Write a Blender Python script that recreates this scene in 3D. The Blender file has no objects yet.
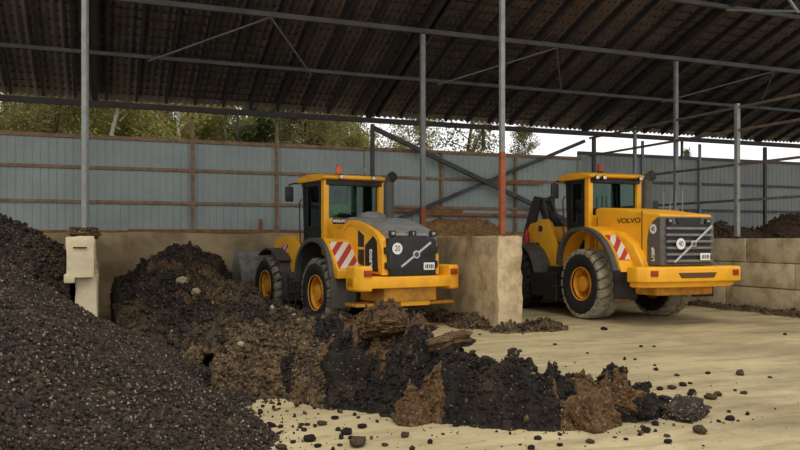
import bpy, bmesh, math, random
import numpy as np
from mathutils import Vector, Matrix, noise as mnoise

random.seed(7); rng = np.random.default_rng(11)
S = bpy.context.scene
C = S.collection
PI = math.pi
rad = math.radians

# ------------------------------------------------------------------ materials
def lin(r, g, b):
    f = lambda c: (c/255/12.92 if c <= 10 else ((c/255+.055)/1.055)**2.4)
    return (f(r), f(g), f(b), 1)

def material(name, col, rough=.6, metal=0., col2=None, scale=4., bump=0., bscale=30., lo=.4, hi=.65, spec=.4, detail=6., dist=.02, obj=True):
    m = bpy.data.materials.new(name); m.use_nodes = True
    nt = m.node_tree; N = nt.nodes; L = nt.links
    p = N['Principled BSDF']
    p.inputs['Base Color'].default_value = col
    p.inputs['Roughness'].default_value = rough
    p.inputs['Metallic'].default_value = metal
    p.inputs['Specular IOR Level'].default_value = spec
    tc = N.new('ShaderNodeTexCoord')
    if col2 is not None:
        n = N.new('ShaderNodeTexNoise'); n.inputs['Scale'].default_value = scale; n.inputs['Detail'].default_value = detail
        n.inputs['Roughness'].default_value = .65
        L.new(tc.outputs['Object'], n.inputs['Vector'])
        r = N.new('ShaderNodeValToRGB')
        r.color_ramp.elements[0].position = lo; r.color_ramp.elements[0].color = col
        r.color_ramp.elements[1].position = hi; r.color_ramp.elements[1].color = col2
        L.new(n.outputs['Fac'], r.inputs['Fac']); L.new(r.outputs['Color'], p.inputs['Base Color'])
    if bump:
        b = N.new('ShaderNodeBump'); b.inputs['Strength'].default_value = bump; b.inputs['Distance'].default_value = dist
        n2 = N.new('ShaderNodeTexNoise'); n2.inputs['Scale'].default_value = bscale; n2.inputs['Detail'].default_value = 5
        L.new(tc.outputs['Object'], n2.inputs['Vector'])
        L.new(n2.outputs['Fac'], b.inputs['Height']); L.new(b.outputs['Normal'], p.inputs['Normal'])
    return m

M = {}
M['yellow'] = material('yellow_paint', lin(246, 176, 34), .42, col2=lin(214, 152, 48), scale=3.2, lo=.5, hi=.8, bump=.05, bscale=9)
M['yellow_dirty'] = material('dirty_yellow_paint', lin(205, 142, 34), .6, col2=lin(128, 98, 56), scale=5, lo=.45, hi=.72, bump=.1)
M['dark'] = material('dark_grey_paint', lin(74, 72, 68), .55, col2=lin(98, 92, 82), scale=5, lo=.45, hi=.8)
M['shroud'] = material('grille_shroud_grey', lin(96, 92, 86), .5, col2=lin(80, 76, 70), scale=5)
M['black'] = material('black_plastic', lin(26, 26, 27), .5, col2=lin(42, 40, 38), scale=6)
M['slat'] = material('grey_grille_paint', lin(112, 109, 102), .45, col2=lin(92, 88, 82), scale=6)
M['hoodgrey'] = material('grey_hood_panel', lin(138, 137, 132), .5, col2=lin(112, 110, 104), scale=4)
M['tire'] = material('tyre_rubber', lin(34, 33, 32), .85, col2=lin(52, 49, 45), scale=7, lo=.5, hi=.8, bump=.15)
M['tread'] = material('dusty_tread', lin(178, 168, 144), .95, col2=lin(118, 109, 92), scale=5, lo=.35, hi=.7, bump=.4, bscale=25)
M['tread_muddy'] = material('muddy_tread', lin(158, 148, 124), .95, col2=lin(74, 67, 58), scale=6, lo=.36, hi=.6, bump=.5, bscale=20)
M['rim'] = material('rim_yellow', lin(238, 162, 40), .55, col2=lin(196, 130, 46), scale=7, lo=.45, hi=.75)
M['rim_dirt_shade'] = material('rim_dish_dirt_and_shade', lin(188, 112, 34), .65, col2=lin(116, 76, 42), scale=6, lo=.4, hi=.66)  # dirt brown with the hollow's shade painted in, to deepen the dish
M['white'] = material('white_enamel', lin(232, 230, 222), .5)
M['ink'] = material('dark_ink', lin(30, 28, 28), .6)
M['brownink'] = material('dark_brown_lettering', lin(92, 64, 26), .6)
M['chrome'] = material('silver_bar', lin(190, 190, 186), .35, metal=.3)
M['redlamp'] = material('red_lamp_lens', lin(150, 52, 20), .3)
M['beacon_lens'] = material('orange_beacon_lens', lin(222, 92, 52), .3)
M['lamp'] = material('work_lamp_glass', lin(225, 222, 210), .25)
M['lamp_dim'] = material('unlit_lamp', lin(160, 154, 128), .3)
M['bucket'] = material('worn_bucket_steel', lin(150, 147, 140), .5, metal=.1, col2=lin(96, 92, 86), scale=3, lo=.4, hi=.7, bump=.12)
M['linkage'] = material('linkage_steel', lin(52, 52, 54), .5, metal=.2, col2=lin(76, 72, 66), scale=5)
M['extinguisher'] = material('red_enamel', lin(170, 34, 40), .4)
M['interior'] = material('cab_trim', lin(44, 46, 46), .7)
M['skin'] = material('skin', lin(190, 140, 115), .6)
M['trouser'] = material('dark_workwear', lin(40, 46, 60), .9)
M['hivis'] = material('yellow_green_jacket', lin(205, 245, 20), .8)
M['hair'] = material('dark_hair', lin(38, 30, 24), .9)
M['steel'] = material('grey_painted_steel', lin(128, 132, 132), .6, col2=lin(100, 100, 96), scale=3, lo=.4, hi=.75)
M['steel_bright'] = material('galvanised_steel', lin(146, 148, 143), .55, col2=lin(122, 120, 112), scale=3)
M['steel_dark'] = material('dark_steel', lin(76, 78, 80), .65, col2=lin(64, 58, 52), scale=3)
M['truss'] = material('truss_steel', lin(78, 78, 76), .65, col2=lin(64, 62, 60), scale=2.)
M['brace'] = material('grey_brace_steel', lin(104, 104, 102), .7, col2=lin(84, 82, 80), scale=3)
M['eave'] = material('dark_eave_steel', lin(58, 54, 52), .75, col2=lin(48, 44, 42), scale=3)
M['rustred'] = material('red_primer', lin(158, 86, 52), .75, col2=lin(126, 66, 44), scale=5)
M['rust'] = material('rusty_rail', lin(154, 124, 96), .85, col2=lin(120, 97, 78), scale=6)
M['siderail'] = material('dull_brown_grey_rail', lin(112, 98, 84), .8, col2=lin(84, 76, 70), scale=5)
M['timber'] = material('brown_timber', lin(150, 104, 66), .85, col2=lin(116, 80, 52), scale=5)
M['rafter'] = material('weathered_rafter', lin(48, 45, 46), .9, col2=lin(38, 36, 36), scale=4)
M['concrete'] = material('old_concrete', lin(206, 184, 144), .9, col2=lin(132, 110, 80), scale=2.2, lo=.4, hi=.7, bump=.3, bscale=14)
M['concrete_pale'] = material('pale_concrete', lin(218, 202, 166), .9, col2=lin(192, 174, 138), scale=2.5, lo=.42, hi=.75, bump=.3, bscale=14)
M['concrete_grey'] = material('grey_concrete_blocks', lin(206, 188, 152), .9, col2=lin(150, 132, 100), scale=2.6, lo=.4, hi=.7, bump=.3, bscale=14)
M['concrete_back'] = material('soiled_concrete', lin(180, 157, 118), .9, col2=lin(132, 112, 84), scale=1.3, lo=.38, hi=.68, bump=.3, bscale=10)
M['bark'] = material('brown_bark', lin(96, 72, 54), .9, col2=lin(66, 52, 40), scale=6)
M['birchbark'] = material('white_birch_bark', lin(206, 202, 190), .8, col2=lin(70, 64, 58), scale=9, lo=.55, hi=.7)
M['leaf_birch'] = material('spring_leaf', lin(166, 158, 88), .8, col2=lin(138, 136, 74), scale=2, lo=.4, hi=.6)
M['leaf_olive'] = material('olive_leaf', lin(140, 132, 84), .8, col2=lin(118, 114, 70), scale=2, lo=.4, hi=.6)
M['leaf_pine'] = material('pine_needle', lin(92, 104, 68), .8, col2=lin(104, 108, 62), scale=2, lo=.4, hi=.6)
M['grass'] = material('rough_grass', lin(96, 104, 52), .95, col2=lin(120, 110, 70), scale=1)

def leaf_light(m):
    nt = m.node_tree; N = nt.nodes; L = nt.links; p = N['Principled BSDF']; out = [n for n in N if n.type == 'OUTPUT_MATERIAL'][0]
    t = N.new('ShaderNodeBsdfTranslucent'); L.new(p.inputs['Base Color'].links[0].from_socket, t.inputs[0])
    x = N.new('ShaderNodeMixShader'); x.inputs[0].default_value = .45; L.new(p.outputs[0], x.inputs[1]); L.new(t.outputs[0], x.inputs[2]); L.new(x.outputs[0], out.inputs[0])
for k in ('leaf_birch', 'leaf_olive', 'leaf_pine'): leaf_light(M[k])

def muck(name, a, b, spk, scale, lo, hi, speck=.73, sscale=42):
    m = material(name, a, .8, col2=b, scale=scale, lo=lo, hi=hi, bump=.9, bscale=24, spec=.25, dist=.03)
    nt = m.node_tree; N = nt.nodes; L = nt.links; p = N['Principled BSDF']
    src = p.inputs['Base Color'].links[0].from_socket
    tc = [n for n in N if n.type == 'TEX_COORD'][0]
    v = N.new('ShaderNodeTexVoronoi'); v.inputs['Scale'].default_value = sscale
    L.new(tc.outputs['Object'], v.inputs['Vector'])
    sp = N.new('ShaderNodeSeparateColor'); L.new(v.outputs['Color'], sp.inputs[0])
    g = N.new('ShaderNodeMath'); g.operation = 'GREATER_THAN'; g.inputs[1].default_value = speck
    L.new(sp.outputs[0], g.inputs[0])
    g2 = N.new('ShaderNodeMath'); g2.operation = 'MULTIPLY'; L.new(g.outputs[0], g2.inputs[0]); L.new(sp.outputs[1], g2.inputs[1])
    mx = N.new('ShaderNodeMix'); mx.data_type = 'RGBA'
    L.new(g2.outputs[0], mx.inputs[0]); L.new(src, mx.inputs[6]); mx.inputs[7].default_value = spk
    L.new(mx.outputs[2], p.inputs['Base Color'])
    return m
M['compost'] = muck('dark_compost', lin(43, 35, 30), lin(74, 61, 49), lin(160, 144, 118), 14, .42, .68, .925, 60)
M['muck'] = muck('dark_manure', lin(42, 35, 30), lin(92, 75, 52), lin(150, 136, 108), 1.1, .46, .7, .965, 70)
M['ridge'] = muck('black_manure', lin(34, 28, 24), lin(70, 54, 38), lin(130, 118, 96), 1.7, .52, .74, .98, 80)
M['brownmuck'] = muck('brown_fibrous_manure', lin(104, 77, 48), lin(66, 47, 31), lin(150, 128, 92), 11, .36, .64, .93, 80)
M['strawmuck'] = muck('straw_coloured_manure', lin(98, 78, 54), lin(58, 46, 35), lin(156, 138, 104), 6, .4, .62, .9, 70)
M['soil'] = muck('red_brown_soil', lin(84, 62, 48), lin(64, 46, 36), lin(110, 86, 64), 3, .4, .65, .9, 20)
M['sawdust'] = muck('tan_soil', lin(168, 128, 84), lin(136, 100, 64), lin(190, 154, 108), 3, .4, .65, .9, 20)
M['stone'] = material('pale_lump', lin(176, 162, 134), .9, col2=lin(136, 120, 94), scale=8, bump=.5)

def glass(name, tint, gl=.1):
    m = bpy.data.materials.new(name); m.use_nodes = True
    nt = m.node_tree; N = nt.nodes; L = nt.links; N.clear()
    o = N.new('ShaderNodeOutputMaterial'); t = N.new('ShaderNodeBsdfTransparent'); t.inputs[0].default_value = tint
    g = N.new('ShaderNodeBsdfGlossy'); g.inputs['Roughness'].default_value = .03; g.inputs[0].default_value = (.8, .9, .86, 1)
    f = N.new('ShaderNodeFresnel'); f.inputs[0].default_value = 1.5
    a = N.new('ShaderNodeMath'); a.inputs[1].default_value = gl; L.new(f.outputs[0], a.inputs[0])
    x = N.new('ShaderNodeMixShader'); L.new(a.outputs[0], x.inputs[0]); L.new(t.outputs[0], x.inputs[1]); L.new(g.outputs[0], x.inputs[2])
    L.new(x.outputs[0], o.inputs[0]); return m
M['glass'] = glass('tinted_cab_glass', (.46, .62, .54, 1), .0)

def stripes(name):
    m = material(name, lin(214, 205, 190), .5); nt = m.node_tree; N = nt.nodes; L = nt.links; p = N['Principled BSDF']
    tc = [n for n in N if n.type == 'TEX_COORD'][0]
    s = N.new('ShaderNodeSeparateXYZ'); L.new(tc.outputs['Object'], s.inputs[0])
    # diagonal red bands across the panel
    a = N.new('ShaderNodeMath'); a.operation = 'MULTIPLY'; a.inputs[1].default_value = -1.15; L.new(s.outputs[2], a.inputs[0])
    b = N.new('ShaderNodeMath'); b.operation = 'ADD'; L.new(a.outputs[0], b.inputs[0]); L.new(s.outputs[0], b.inputs[1])
    c = N.new('ShaderNodeMath'); c.operation = 'MULTIPLY'; c.inputs[1].default_value = 3.4; L.new(b.outputs[0], c.inputs[0])
    d = N.new('ShaderNodeMath'); d.operation = 'FRACT'; L.new(c.outputs[0], d.inputs[0])
    e = N.new('ShaderNodeMath'); e.operation = 'GREATER_THAN'; e.inputs[1].default_value = .5; L.new(d.outputs[0], e.inputs[0])
    mx = N.new('ShaderNodeMix'); mx.data_type = 'RGBA'; L.new(e.outputs[0], mx.inputs[0])
    mx.inputs[6].default_value = lin(214, 205, 190); mx.inputs[7].default_value = lin(176, 58, 48)
    L.new(mx.outputs[2], p.inputs['Base Color']); return m
M['chevron'] = stripes('red_white_stripes')

# ------------------------------------------------------------------ mesh builder
class MB:
    def __init__(s): s.v = []; s.f = []; s.m = []
    def add(s, vs, fs, mi=0, mat=None):
        o = len(s.v)
        if mat is not None: vs = [mat @ Vector(v) for v in vs]
        s.v += [tuple(v) for v in vs]; s.f += [tuple(i+o for i in f) for f in fs]; s.m += [mi]*len(fs)
        return s
    def bm(s, b, mi=0, mat=None):
        b.verts.index_update(); s.add([v.co.copy() for v in b.verts], [[v.index for v in f.verts] for f in b.faces], mi, mat); b.free(); return s
    def box(s, c, d, bev=0., rot=None, mi=0, seg=2):
        b = bmesh.new(); bmesh.ops.create_cube(b, size=1)
        for v in b.verts: v.co = Vector((v.co.x*d[0], v.co.y*d[1], v.co.z*d[2]))
        if bev: bmesh.ops.bevel(b, geom=b.edges[:], offset=bev, segments=seg, affect='EDGES', profile=.6)
        mt = Matrix.Translation(c) @ (rot.to_matrix().to_4x4() if hasattr(rot, 'to_matrix') else (rot or Matrix()))
        return s.bm(b, mi, mt)
    def prism(s, poly, a, b_, axis='x', bev=0., mi=0, seg=2):
        """polygon extruded along an axis: x -> (y,z), y -> (x,z), z -> (x,y)"""
        def P(p, t): return {'x': (t, p[0], p[1]), 'y': (p[0], t, p[1]), 'z': (p[0], p[1], t)}[axis]
        b = bmesh.new()
        v0 = [b.verts.new(P(p, a)) for p in poly]; v1 = [b.verts.new(P(p, b_)) for p in poly]; n = len(poly)
        b.faces.new(v0); b.faces.new(v1[::-1])
        for i in range(n): b.faces.new((v0[i], v1[i], v1[(i+1) % n], v0[(i+1) % n]))
        bmesh.ops.recalc_face_normals(b, faces=b.faces[:])
        if bev: bmesh.ops.bevel(b, geom=b.edges[:], offset=bev, segments=seg, affect='EDGES', profile=.6)
        return s.bm(b, mi)
    def tube(s, pts, r, n=10, mi=0, cap=True):
        pts = [Vector(p) for p in pts]; rs = r if isinstance(r, (list, tuple)) else [r]*len(pts)
        vs = []; prev = None
        for i, p in enumerate(pts):
            t = (pts[min(i+1, len(pts)-1)]-pts[max(i-1, 0)]).normalized()
            if prev is None: u = t.orthogonal().normalized()
            else: u = (prev-t*prev.dot(t)).normalized()
            prev = u; w = t.cross(u)
            for k in range(n):
                a = 2*PI*k/n; vs.append(p+(u*math.cos(a)+w*math.sin(a))*rs[i])
        fs = [(i*n+k, i*n+(k+1) % n, (i+1)*n+(k+1) % n, (i+1)*n+k) for i in range(len(pts)-1) for k in range(n)]
        if cap: fs += [tuple(range(n))[::-1], tuple((len(pts)-1)*n+k for k in range(n))]
        return s.add(vs, fs, mi)
    def bar(s, a, b, w, h=None, mi=0):
        a = Vector(a); b = Vector(b); d = b-a; q = d.to_track_quat('Y', 'Z')
        return s.box((a+b)/2, (w, d.length, h or w), 0, q, mi)
    def lathe(s, prof, n=48, axis='x', mi=0, c=(0, 0, 0), cap=True):
        """profile of (along axis, radius)"""
        vs = []
        for (t, r) in prof:
            for k in range(n):
                a = 2*PI*k/n; y, z = r*math.cos(a), r*math.sin(a)
                p = {'x': (t, y, z), 'z': (y, z, t), 'y': (y, t, z)}[axis]
                vs.append((p[0]+c[0], p[1]+c[1], p[2]+c[2]))
        fs = [(i*n+k, i*n+(k+1) % n, (i+1)*n+(k+1) % n, (i+1)*n+k) for i in range(len(prof)-1) for k in range(n)]
        if cap and prof[0][1] > 1e-4: fs.append(tuple(range(n)))
        if cap and prof[-1][1] > 1e-4: fs.append(tuple((len(prof)-1)*n+k for k in range(n)))
        return s.add(vs, fs, mi)
    def strip(s, pts, x0, x1, th, mi=0):
        """curved plate: (y,z) polyline swept from x0 to x1, with thickness inwards"""
        n = len(pts); nor = []
        for i in range(n):
            a = Vector(pts[max(i-1, 0)]); b = Vector(pts[min(i+1, n-1)]); t = (b-a).normalized(); nor.append(Vector((-t.y, t.x)))
        vs = []
        for i, p in enumerate(pts):
            q = Vector(p)+nor[i]*th
            vs += [(x0, p[0], p[1]), (x1, p[0], p[1]), (x1, q.x, q.y), (x0, q.x, q.y)]
        fs = [(0, 1, 2, 3), tuple((n-1)*4+k for k in (3, 2, 1, 0))]
        for i in range(n-1):
            for k in range(4): fs.append((i*4+k, (i+1)*4+k, (i+1)*4+(k+1) % 4, i*4+(k+1) % 4))
        return s.add(vs, fs, mi)
    def build(s, name, mats, parent=None, smooth=True, ang=35, loc=None):
        me = bpy.data.meshes.new(name); me.from_pydata(s.v, [], s.f)
        for m in (mats if isinstance(mats, (list, tuple)) else [mats]): me.materials.append(m)
        me.polygons.foreach_set('material_index', s.m)
        b = bmesh.new(); b.from_mesh(me); bmesh.ops.recalc_face_normals(b, faces=b.faces[:]); b.to_mesh(me); b.free()
        if smooth: me.shade_smooth(); me.set_sharp_from_angle(angle=rad(ang))
        me.update()
        return link(name, me, parent, loc)

def link(name, me, parent=None, loc=None):
    o = bpy.data.objects.new(name, me); C.objects.link(o)
    if parent is not None: o.parent = parent
    if loc is not None: o.location = loc
    return o
def empty(name, parent=None, loc=(0, 0, 0), rz=0.):
    o = bpy.data.objects.new(name, None); C.objects.link(o); o.location = loc; o.rotation_euler = (0, 0, rz); o.empty_display_size = .2
    if parent is not None: o.parent = parent
    return o
def tag(o, label, cat, group=None, kind=None):
    o['label'] = label; o['category'] = cat
    if group: o['group'] = group
    o['kind'] = kind or 'thing'
    return o
def struct(o): o['kind'] = 'structure'; return o
def copy_tree(o, parent=None):
    c = o.copy(); C.objects.link(c)
    if parent is not None: c.parent = parent
    for ch in list(o.children): copy_tree(ch, c)
    return c
def curve_pts(pts, sub=6):
    """Catmull-Rom through 2D/3D points"""
    P = [Vector(p) for p in pts]; out = []
    for i in range(len(P)-1):
        a, b, c, d = P[max(i-1, 0)], P[i], P[i+1], P[min(i+2, len(P)-1)]
        for k in range(sub):
            t = k/sub
            out.append(.5*((2*b)+(c-a)*t+(2*a-5*b+4*c-d)*t*t+(3*b-a-3*c+d)*t**3))
    out.append(P[-1]); return out

def text(name, body, size, X, Y, origin, mat, parent, sx=1., bold=.0, depth=.004, align='CENTER'):
    cu = bpy.data.curves.new(name, 'FONT'); cu.body = body; cu.size = size; cu.align_x = align; cu.align_y = 'CENTER'
    cu.extrude = depth; cu.offset = bold
    ob = bpy.data.objects.new(name+'_curve', cu); C.objects.link(ob)
    me = bpy.data.meshes.new_from_object(ob.evaluated_get(bpy.context.evaluated_depsgraph_get()))
    bpy.data.objects.remove(ob); bpy.data.curves.remove(cu)
    X = Vector(X).normalized(); Y = Vector(Y).normalized(); Z = X.cross(Y)
    mt = Matrix((X*sx, Y, Z)).transposed().to_4x4(); mt.translation = Vector(origin)
    me.transform(mt); me.materials.clear(); me.materials.append(mat); me.name = name
    return link(name, me, parent)

# ------------------------------------------------------------------ numpy noise
def hash2(ix, iy, s=0):
    h = (ix.astype(np.int64)*374761393 + iy.astype(np.int64)*668265263 + s*974634777) & 0x7fffffff
    h = ((h ^ (h >> 13))*1274126177) & 0x7fffffff
    return ((h ^ (h >> 16)) & 0xffff)/65535.
def vnoise(x, y, s=0):
    ix, iy = np.floor(x), np.floor(y); fx, fy = x-ix, y-iy
    fx = fx*fx*(3-2*fx); fy = fy*fy*(3-2*fy)
    a, b, c, d = hash2(ix, iy, s), hash2(ix+1, iy, s), hash2(ix, iy+1, s), hash2(ix+1, iy+1, s)
    return (a*(1-fx)+b*fx)*(1-fy)+(c*(1-fx)+d*fx)*fy-.5
def fbm(x, y, o=4, s=0):
    t = 0; a = 1
    for k in range(o): t = t+a*vnoise(x*2**k, y*2**k, s+k); a *= .5
    return t
def worley(x, y, s=0):
    ix, iy = np.floor(x), np.floor(y); best = np.full(x.shape, 9.); idv = np.zeros(x.shape)
    for dx in (-1, 0, 1):
        for dy in (-1, 0, 1):
            cx, cy = ix+dx, iy+dy
            px, py = cx+hash2(cx, cy, s), cy+hash2(cx, cy, s+5)
            d = np.hypot(px-x, py-y); k = d < best
            best = np.where(k, d, best); idv = np.where(k, hash2(cx, cy, s+9), idv)
    return best, idv
def segdist(x, y, a, b):
    ax, ay = a; bx, by = b; dx, dy = bx-ax, by-ay; t = np.clip(((x-ax)*dx+(y-ay)*dy)/(dx*dx+dy*dy), 0, 1)
    return np.hypot(x-ax-t*dx, y-ay-t*dy), t

ICO_V = None
def ico():
    global ICO_V
    if ICO_V is None:
        b = bmesh.new(); bmesh.ops.create_icosphere(b, subdivisions=1, radius=1); b.verts.index_update()
        ICO_V = (np.array([v.co[:] for v in b.verts]), np.array([[v.index for v in f.verts] for f in b.faces])); b.free()
    return ICO_V

def raw_mesh(name, V, tris, mats, midx=None, smooth=False):
    me = bpy.data.meshes.new(name); n = len(tris)
    me.vertices.add(len(V)); me.vertices.foreach_set('co', np.asarray(V, np.float32).ravel())
    k = tris.shape[1]
    me.loops.add(n*k); me.loops.foreach_set('vertex_index', tris.astype(np.int32).ravel())
    me.polygons.add(n); me.polygons.foreach_set('loop_start', np.arange(0, n*k, k, dtype=np.int32))
    for m in mats: me.materials.append(m)
    if midx is not None: me.polygons.foreach_set('material_index', np.asarray(midx, np.int32))
    if smooth: me.polygons.foreach_set('use_smooth', np.ones(n, bool))
    me.update(calc_edges=True); me.validate(); return me

def heap(name, x0, x1, y0, y1, step, hfun, mats, clods=0, crange=(.02, .05), pale=0., mfun=None, zmin=.012, cbox=None):
    """a heap of loose material: height field plus loose lumps lying on it, one uncountable mass"""
    xs = np.arange(x0, x1, step); ys = np.arange(y0, y1, step)
    X, Y = np.meshgrid(xs, ys); Z = hfun(X, Y)
    nx, ny = len(xs), len(ys)
    J = (hash2(np.round(X/step), np.round(Y/step), 3)-.5)*step*.5; K = (hash2(np.round(X/step), np.round(Y/step), 4)-.5)*step*.5
    V = np.stack([X+J, Y+K, np.maximum(Z, -.03)], -1).reshape(-1, 3)
    i = np.arange(nx*ny).reshape(ny, nx)
    q = np.stack([i[:-1, :-1], i[:-1, 1:], i[1:, 1:], i[1:, :-1]], -1).reshape(-1, 4)
    keep = (Z.ravel()[q].max(1) > zmin); q = q[keep]
    T = np.concatenate([q[:, [0, 1, 2]], q[:, [0, 2, 3]]])
    mi = np.zeros(len(T), int)
    cen = V[T].mean(1)
    if mfun is not None: mi = mfun(cen[:, 0], cen[:, 1], cen[:, 2])
    used = np.unique(T); rm = np.full(len(V), -1); rm[used] = np.arange(len(used)); V = V[used]; T = rm[T]
    if clods:
        iv, itr = ico(); nv = len(iv)
        bx = cbox or (x0, x1, y0, y1); cx = rng.uniform(bx[0], bx[1], clods*3); cy = rng.uniform(bx[2], bx[3], clods*3); cz = hfun(cx, cy)
        k = np.where(cz > .03)[0][:clods]; cx, cy, cz = cx[k], cy[k], cz[k]; n = len(k)
        r = crange[0]+(crange[1]-crange[0])*rng.random(n)**2.2
        sc = r[:, None, None]*rng.uniform(.5, 1.3, (n, 1, 3))*rng.uniform(.5, 1.45, (n, nv, 1))
        a = rng.uniform(0, 2*PI, n); ca, sa = np.cos(a)[:, None], np.sin(a)[:, None]
        P = iv[None]*sc
        P = np.stack([P[..., 0]*ca-P[..., 1]*sa, P[..., 0]*sa+P[..., 1]*ca, P[..., 2]], -1)
        P[..., 0] += cx[:, None]; P[..., 1] += cy[:, None]; P[..., 2] += (cz+r*.25)[:, None]
        CT = (itr[None]+(np.arange(n)*nv)[:, None, None]).reshape(-1, 3)+len(V)
        pm = np.zeros(n, int) if mfun is None else mfun(cx, cy, cz)
        if pale: pm = np.where(rng.random(n) < pale, len(mats)-1, pm)
        V = np.concatenate([V, P.reshape(-1, 3)]); T = np.concatenate([T, CT]); mi = np.concatenate([mi, np.repeat(pm, len(itr))])
    return link(name, raw_mesh(name, V, T, mats, mi))

# ------------------------------------------------------------------ camera and light
YAW = rad(21.4)
cam = bpy.data.cameras.new('camera'); co = bpy.data.objects.new('camera', cam); C.objects.link(co)
co.location = (0, 0, 1.8); co.rotation_euler = (PI/2, 0, -YAW)
cam.sensor_width = 36; cam.lens = 36*765/800; cam.shift_y = 15/800; cam.clip_end = 400
S.camera = co
S.view_settings.view_transform = 'Standard'; S.view_settings.look = 'None'; S.view_settings.gamma = 1; S.view_settings.exposure = 0.12
S.view_settings.use_curve_mapping = False
w = bpy.data.worlds.new('overcast_sky'); S.world = w; w.use_nodes = True
bg = w.node_tree.nodes['Background']; bg.inputs[0].default_value = (.97, .98, 1.0, 1); bg.inputs[1].default_value = 1.12
sun = bpy.data.lights.new('hazy_sun', 'SUN'); sun.energy = .9; sun.angle = rad(25); sun.color = (1, .93, .78)
so = bpy.data.objects.new('hazy_sun', sun); C.objects.link(so)
so.rotation_euler = (rad(26), rad(-16), 0)   # high, from behind the photographer

# ------------------------------------------------------------------ ground
def floor_material():
    m = material('dusty_concrete_yard', lin(194, 177, 134), .92, col2=lin(162, 145, 108), scale=.55, lo=.35, hi=.7, bump=.35, bscale=9, dist=.02)
    nt = m.node_tree; N = nt.nodes; L = nt.links; p = N['Principled BSDF']
    src = p.inputs['Base Color'].links[0].from_socket; tc = [n for n in N if n.type == 'TEX_COORD'][0]
    def layer(src, scale, stretch, lo, hi, col, amt):
        mp = N.new('ShaderNodeMapping'); mp.inputs['Scale'].default_value = stretch; L.new(tc.outputs['Object'], mp.inputs[0])
        n = N.new('ShaderNodeTexNoise'); n.inputs['Scale'].default_value = scale; n.inputs['Detail'].default_value = 8; n.inputs['Roughness'].default_value = .7
        L.new(mp.outputs[0], n.inputs[0])
        r = N.new('ShaderNodeMapRange'); r.inputs[1].default_value = lo; r.inputs[2].default_value = hi; r.inputs[4].default_value = amt
        L.new(n.outputs[0], r.inputs[0])
        mx = N.new('ShaderNodeMix'); mx.data_type = 'RGBA'; L.new(r.outputs[0], mx.inputs[0]); L.new(src, mx.inputs[6]); mx.inputs[7].default_value = col
        return mx.outputs[2]
    s = layer(src, .35, (.6, 1.6, 1), .48, .72, lin(116, 99, 74), .9)
    s = layer(s, 9, (.5, 1.4, 1), .56, .72, lin(108, 92, 68), .65)
    s = layer(s, 1.6, (.45, 2.2, 1), .5, .7, lin(122, 104, 76), .75)
    s = layer(s, 60, (1, 1, 1), .62, .7, lin(96, 80, 60), .55)
    L.new(s, p.inputs['Base Color']); return m
M['floor'] = floor_material()
b = MB(); b.box((10, 8, -.1), (60, 42, .2)); f = struct(b.build('floor', M['floor'])); f['label'] = 'dusty pale concrete yard under and before the shed'
b = MB(); b.box((10, 69, -.2), (160, 80, .2)); f = struct(b.build('ground', M['grass']))

# ------------------------------------------------------------------ shed
BX = [-7.95, -.15, 7.65, 15.5, 23.35]       # wall lines
def rz_(y): return 7.15-.37*(y-17.8)         # underside level of the roof frame along the slope
# dividing walls, front ends
def chipped(name, x0, x1, y0, y1, z0, z1, mat, cuts=(10, 40, 9), amp=.02, seed=0):
    b = bmesh.new(); bmesh.ops.create_cube(b, size=1)
    for v in b.verts: v.co = Vector(((v.co.x+.5)*(x1-x0)+x0, (v.co.y+.5)*(y1-y0)+y0, (v.co.z+.5)*(z1-z0)+z0))
    for ax, n in enumerate(cuts):
        lo = (x0, y0, z0)[ax]; hi = (x1, y1, z1)[ax]
        for k in range(1, n):
            pco = [0, 0, 0]; pno = [0, 0, 0]; pno[ax] = 1; pco[ax] = lo+(hi-lo)*k/n
            bmesh.ops.bisect_plane(b, geom=b.verts[:]+b.edges[:]+b.faces[:], plane_co=pco, plane_no=pno)
    for v in b.verts:
        if v.co.z > z0+.05:
            n = mnoise.noise_vector(v.co*3+Vector((seed, 0, 0)))
            e = sum((abs(v.co.x-x0) < 1e-3 or abs(v.co.x-x1) < 1e-3, abs(v.co.y-y0) < 1e-3, abs(v.co.z-z1) < 1e-3))
            k = amp if e < 2 else amp*2.6
            v.co += n*k
            if e >= 2:
                c = Vector(((x0+x1)/2, (y0+y1)/2, (z0+z1)/2)); q = (c-v.co); q.y = max(min(q.y, 1), -1)
                v.co += q.normalized()*amp*1.2*abs(mnoise.noise(v.co*6))*2
    mb = MB(); mb.bm(b); return mb
mb = chipped('wall', 7.40, 7.95, 13.5, 21.9, -.05, 1.88, M['concrete'], (6, 46, 12), .018)
wm = struct(mb.build('wall_middle', M['concrete'], ang=25))
# left dividing wall: a pale block on a narrower stub
mb = chipped('wall', -.51, -.1, 13.3, 14.6, 1.2, 1.86, M['concrete_pale'], (6, 10, 10), .016, 4)
mb2 = chipped('wall', -.38, -.04, 13.42, 21.9, -.05, 1.22, M['concrete_pale'], (5, 40, 6), .02, 9)
mb.add(mb2.v, mb2.f)
mb3 = chipped('wall', -.42, -.08, 14.7, 21.9, 1.2, 1.84, M['concrete'], (5, 30, 8), .016, 14); mb.add(mb3.v, mb3.f, 1)
mb.box((-.3, 13.285, 1.68), (.2, .03, .018), 0, mi=2); mb.box((-.46, 13.4, 1.18), (.16, .2, .14), .02)
struct(mb.build('wall_left', [M['concrete_pale'], M['concrete'], M['ink']], ang=25))
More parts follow.
